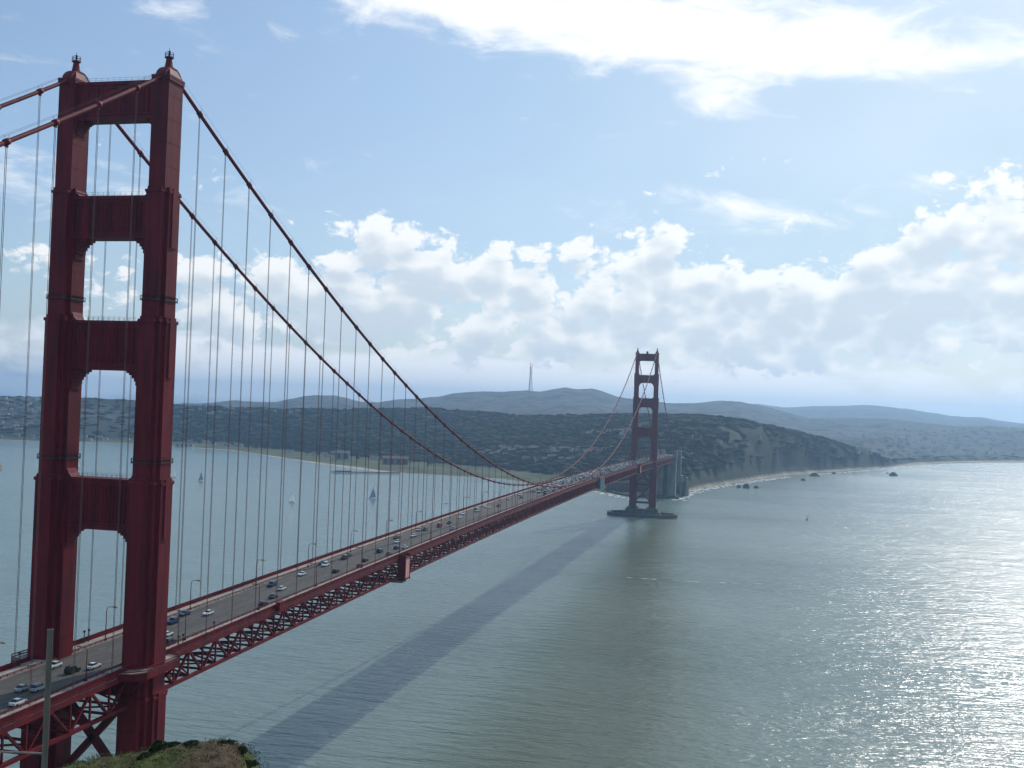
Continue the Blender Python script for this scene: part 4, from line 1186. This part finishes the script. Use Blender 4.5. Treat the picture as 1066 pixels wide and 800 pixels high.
m = MB(); m.tube([(0,0,0),(0,0,.08)], .45, 8); m.tube([(0,0,.08),(0,0,1.25)], [.32,.2], 8)
o = m.build('traffic_drum', mat('yellow_plastic', (.6,.5,.06), .5)); o.location = (9.1, 33, road_z(33)+.01); tag(o, 'small yellow drum against the near kerb just past the tower', 'traffic drum')

# ------------------------------------------------------------------ the headland under the camera
def line_dep(px, py): return -azel(px, py)[1]
azs = np.concatenate([np.radians(np.arange(-180, -45, 6.)), np.radians(np.arange(-45, 25, .22)), np.radians(np.arange(25, 181, 6.))])
ds = np.concatenate([np.array([.0,2,4,6,8,10,12,15,18,22,26,30,35,40]), np.arange(42, 112, .9), np.array([116,125,140,160,180,200,215,230,245])])
KN = [(20,814),(60,806),(80,799),(100,795.5),(130,791),(150,786),(160,783.5),(190,778.5),(215,776),(235,775),(248,779),(258,788),(266,800),(280,830)]
pk = [azel(a, b) for a, b in KN]; kaz = np.array([q[0] for q in pk]); kdep = np.array([-q[1] for q in pk])
edge_az = np.array([azel(x, 800)[0] for x in np.linspace(-150, 1200, 60)]); edge_dep = np.array([-azel(x, 800)[1] for x in np.linspace(-150, 1200, 60)])
VX = []; COLS = []
for a in azs:
    for d in ds:
        if edge_az[0] < a < edge_az[-1]: base = CP.z - 1.55 - d*math.tan(np.interp(a, edge_az, edge_dep)) - .045*d
        else: base = CP.z - 1.6 - .55*d
        z = min(CP.z-1.6, base)
        x_, y_ = CP.x+math.sin(a)*d, CP.y+math.cos(a)*d
        if kaz[0] <= a <= kaz[-1]:
            zk = CP.z - 78*math.tan(np.interp(a, kaz, kdep)) + (float(fbm(np.array(x_*.7), np.array(y_*.7), 3))-.5)*.5
            w = math.exp(-((d-78)/(20 if d < 78 else 9))**2)
            w *= min(1, (a-kaz[0])/.02, (kaz[-1]-a)/.006+.0)
            w = max(0, w)
            if zk > z: z = z + (zk-z)*w
        if d > 112: z = z - (d-112)*1.1
        z = max(z, -3)
        nz_ = float(fbm(np.array(x_*.11+3), np.array(y_*.11), 4)); VX.append((x_, y_, z + (nz_-.5)*.7*(d > 5)*(1 if d < 110 else 4)))
        g = np.array([.075,.092,.026]); br_ = np.array([.09,.064,.038])
        t = np.clip((nz_-.34)*8, 0, 1)
        pe = (a-kaz[0])/(kaz[-1]-kaz[0])
        if pe > .88: t *= .1
        if pe < .30: t *= .5
        COLS.append(g*(1-t)+br_*t)
na, nd = len(azs), len(ds); idx = np.arange(na*nd).reshape(na, nd)
F = np.stack([idx[:-1,:-1], idx[1:,:-1], idx[1:,1:], idx[:-1,1:]], -1).reshape(-1,4)
hl = np_mesh('headland', VX, F, KNOLL, smooth=True, cols=np.array(COLS)); tag(hl, 'grassy brown knoll in the bottom left corner', 'headland', kind='structure')
VXa = np.array(VX).reshape(na, nd, 3)
# grass tufts
pts = []; 
ai = np.where((azs > kaz[1]) & (azs < kaz[-1]-.002))[0]; di = np.where((ds > 56) & (ds < 86))[0]
gv = []; gf = []; gc = []
for _ in range(7000):
    i = random.choice(ai); j = random.choice(di); p = VXa[i, j] + np.array([random.uniform(-.6,.6), random.uniform(-.6,.6), -.05])
    for b_ in range(4):
        t = random.uniform(0, 6.28); h = random.uniform(.05,.18); w = .035; lx, ly = random.uniform(-.15,.15), random.uniform(-.15,.15); o_ = len(gv)
        q = p + np.array([random.uniform(-.2,.2), random.uniform(-.2,.2), 0])
        gv += [(q[0]-w*math.cos(t), q[1]-w*math.sin(t), q[2]), (q[0]+w*math.cos(t), q[1]+w*math.sin(t), q[2]), (q[0]+lx, q[1]+ly, q[2]+h)]
        gf.append((o_, o_+1, o_+2)); c_ = COLS[i*nd+j]*np.array([1,1.1,.9])*random.uniform(.6,1.5); gc += [c_]*3
gr = np_mesh('grass', gv, gf, attr_mat('grass_blades', scale=1, amp=.2), cols=np.array(gc)); tag(gr, 'short green and dry grass on the near knoll', 'grass', kind='stuff')
# bushes
def bush(px, dist, rad, h, label):
    rg = np.random.default_rng(int(px)); a = azel(px, 790)[0]
    i = int(np.argmin(abs(azs-a))); j = int(np.argmin(abs(ds-dist))); p = VXa[i, j]
    r = empty('bush', (p[0], p[1], p[2]-.1))
    n = 900; th = rg.random(n)*6.283; ph = np.arccos(rg.random(n)); rr = rad*(.55+.5*rg.random(n))*(.8+.25*np.sin(3*th+px))
    c = np.stack([rr*np.sin(ph)*np.cos(th), rr*np.sin(ph)*np.sin(th), h*(.25+.75*np.cos(ph))*(.6+.4*rg.random(n))], -1)
    s = rg.uniform(.05,.13,n); t1 = rg.normal(size=(n,3)); t1 /= np.linalg.norm(t1,axis=1)[:,None]; t2 = np.cross(t1, rg.normal(size=(n,3))); t2 /= np.linalg.norm(t2,axis=1)[:,None]
    V = np.stack([c-t1*s[:,None]-t2*s[:,None]*.5, c+t1*s[:,None]-t2*s[:,None]*.5, c+t1*s[:,None]*.6+t2*s[:,None], c-t1*s[:,None]*.6+t2*s[:,None]], 1).reshape(-1,3)
    np_mesh('foliage', V, np.arange(4*n).reshape(n,4), BUSH, parent=r)
    m = MB()
    for k in range(5):
        t = k*1.256; m.tube([(0,0,-.1),(rad*.4*math.cos(t), rad*.4*math.sin(t), h*.6)], [.05,.02], 5)
    m.build('stem', TRUNK, r); tag(r, label, 'bush')
bush(164, 79, 0.7, .6, 'dark rounded bush against the foot of the near tower')
bush(152, 78, .5, .3, 'low bush left of the dark rounded bush')
bush(180, 79, .5, .2, 'flat bush right of the dark rounded bush')
bush(198, 79, .6, .25, 'low bush in the middle of the knoll crest')
bush(236, 79, .6, .16, 'green bush on the right crest of the knoll')
bush(248, 78, .6, .2, 'green bush at the steep right end of the knoll')
bush(257, 77, .6, .35, 'lowest bush at the right end of the knoll')

# fence post close to the camera
def post():
    a0, e0 = azel(52.5, 655); D = 12.0
    x, y = CP.x+math.sin(a0)*D, CP.y+math.cos(a0)*D; zt = CP.z + D*math.tan(e0); zb = zt-3.4
    r = empty('fence_post', (x, y, zb), -a0)
    m = MB(); h = 3.4
    m.box(-.025,.025,-.004,.004,0,h); m.box(-.029,-.022,-.03,.0041,0,h); m.box(.022,.029,-.03,.0041,0,h)
    m.build('channel', mat('weathered_steel', (.27,.24,.21), .75, var=.25, scale=6, stretch=(1,1,.3)), r)
    tag(r, 'weathered grey steel fence post standing close in front of the bridge', 'fence post')
    # twisted wire strand running left from it
    q = azel(0, 783); zq = CP.z + D*math.tan(azel(50,784.5)[1]); zq2 = CP.z + D*math.tan(q[1])
    a = Vector((x-.03, y-.01, zq)); b = Vector((CP.x+math.sin(q[0])*D, CP.y+math.cos(q[0])*D, zq2)); b = a + (b-a)*2.2
    m = MB()
    for ph in (0, math.pi):
        P_ = [a.lerp(b, k/90) + Vector((0, .009*math.cos(k*.9+ph), .009*math.sin(k*.9+ph))) for k in range(91)]
        m.tube(P_, .0045, 5)
    o = m.build('fence_wire', STEEL); tag(o, 'twisted pale wire strand running left from the fence post', 'wire')
post()

# ------------------------------------------------------------------ haze
HZ = 7.6e-5
m, nt, b = newmat('air'); nt.nodes.remove(b)
pv = nt.nodes.new('ShaderNodeVolumePrincipled'); pv.inputs['Density'].default_value = HZ; pv.inputs['Color'].default_value = (.45,.69,.97,1); pv.inputs['Anisotropy'].default_value = .62
out = [n for n in nt.nodes if n.type == 'OUTPUT_MATERIAL'][0]; nt.links.new(pv.outputs[0], out.inputs['Volume'])
mb = MB(); mb.box(-22000, 22000, -22000, 22000, -7.2, 480)
hz = mb.build('haze', m); tag(hz, 'thin blue sea haze over the whole strait', 'haze', kind='stuff')

# ------------------------------------------------------------------ render
SC.render.engine = 'CYCLES'
cy = SC.cycles
cy.use_denoising = True
try: cy.denoiser = 'OPENIMAGEDENOISE'
except Exception: pass
cy.max_bounces = 5; cy.diffuse_bounces = 2; cy.glossy_bounces = 3; cy.volume_bounces = 1; cy.transmission_bounces = 2; cy.transparent_max_bounces = 6
cy.sample_clamp_indirect = 6; cy.caustics_reflective = False; cy.caustics_refractive = False
cy.use_adaptive_sampling = True; cy.adaptive_threshold = .02
vs = SC.view_settings; SC.display_settings.display_device = 'sRGB'
vs.view_transform = 'Standard'; vs.look = 'None'; vs.exposure = 0.10; vs.gamma = 1; vs.use_curve_mapping = False
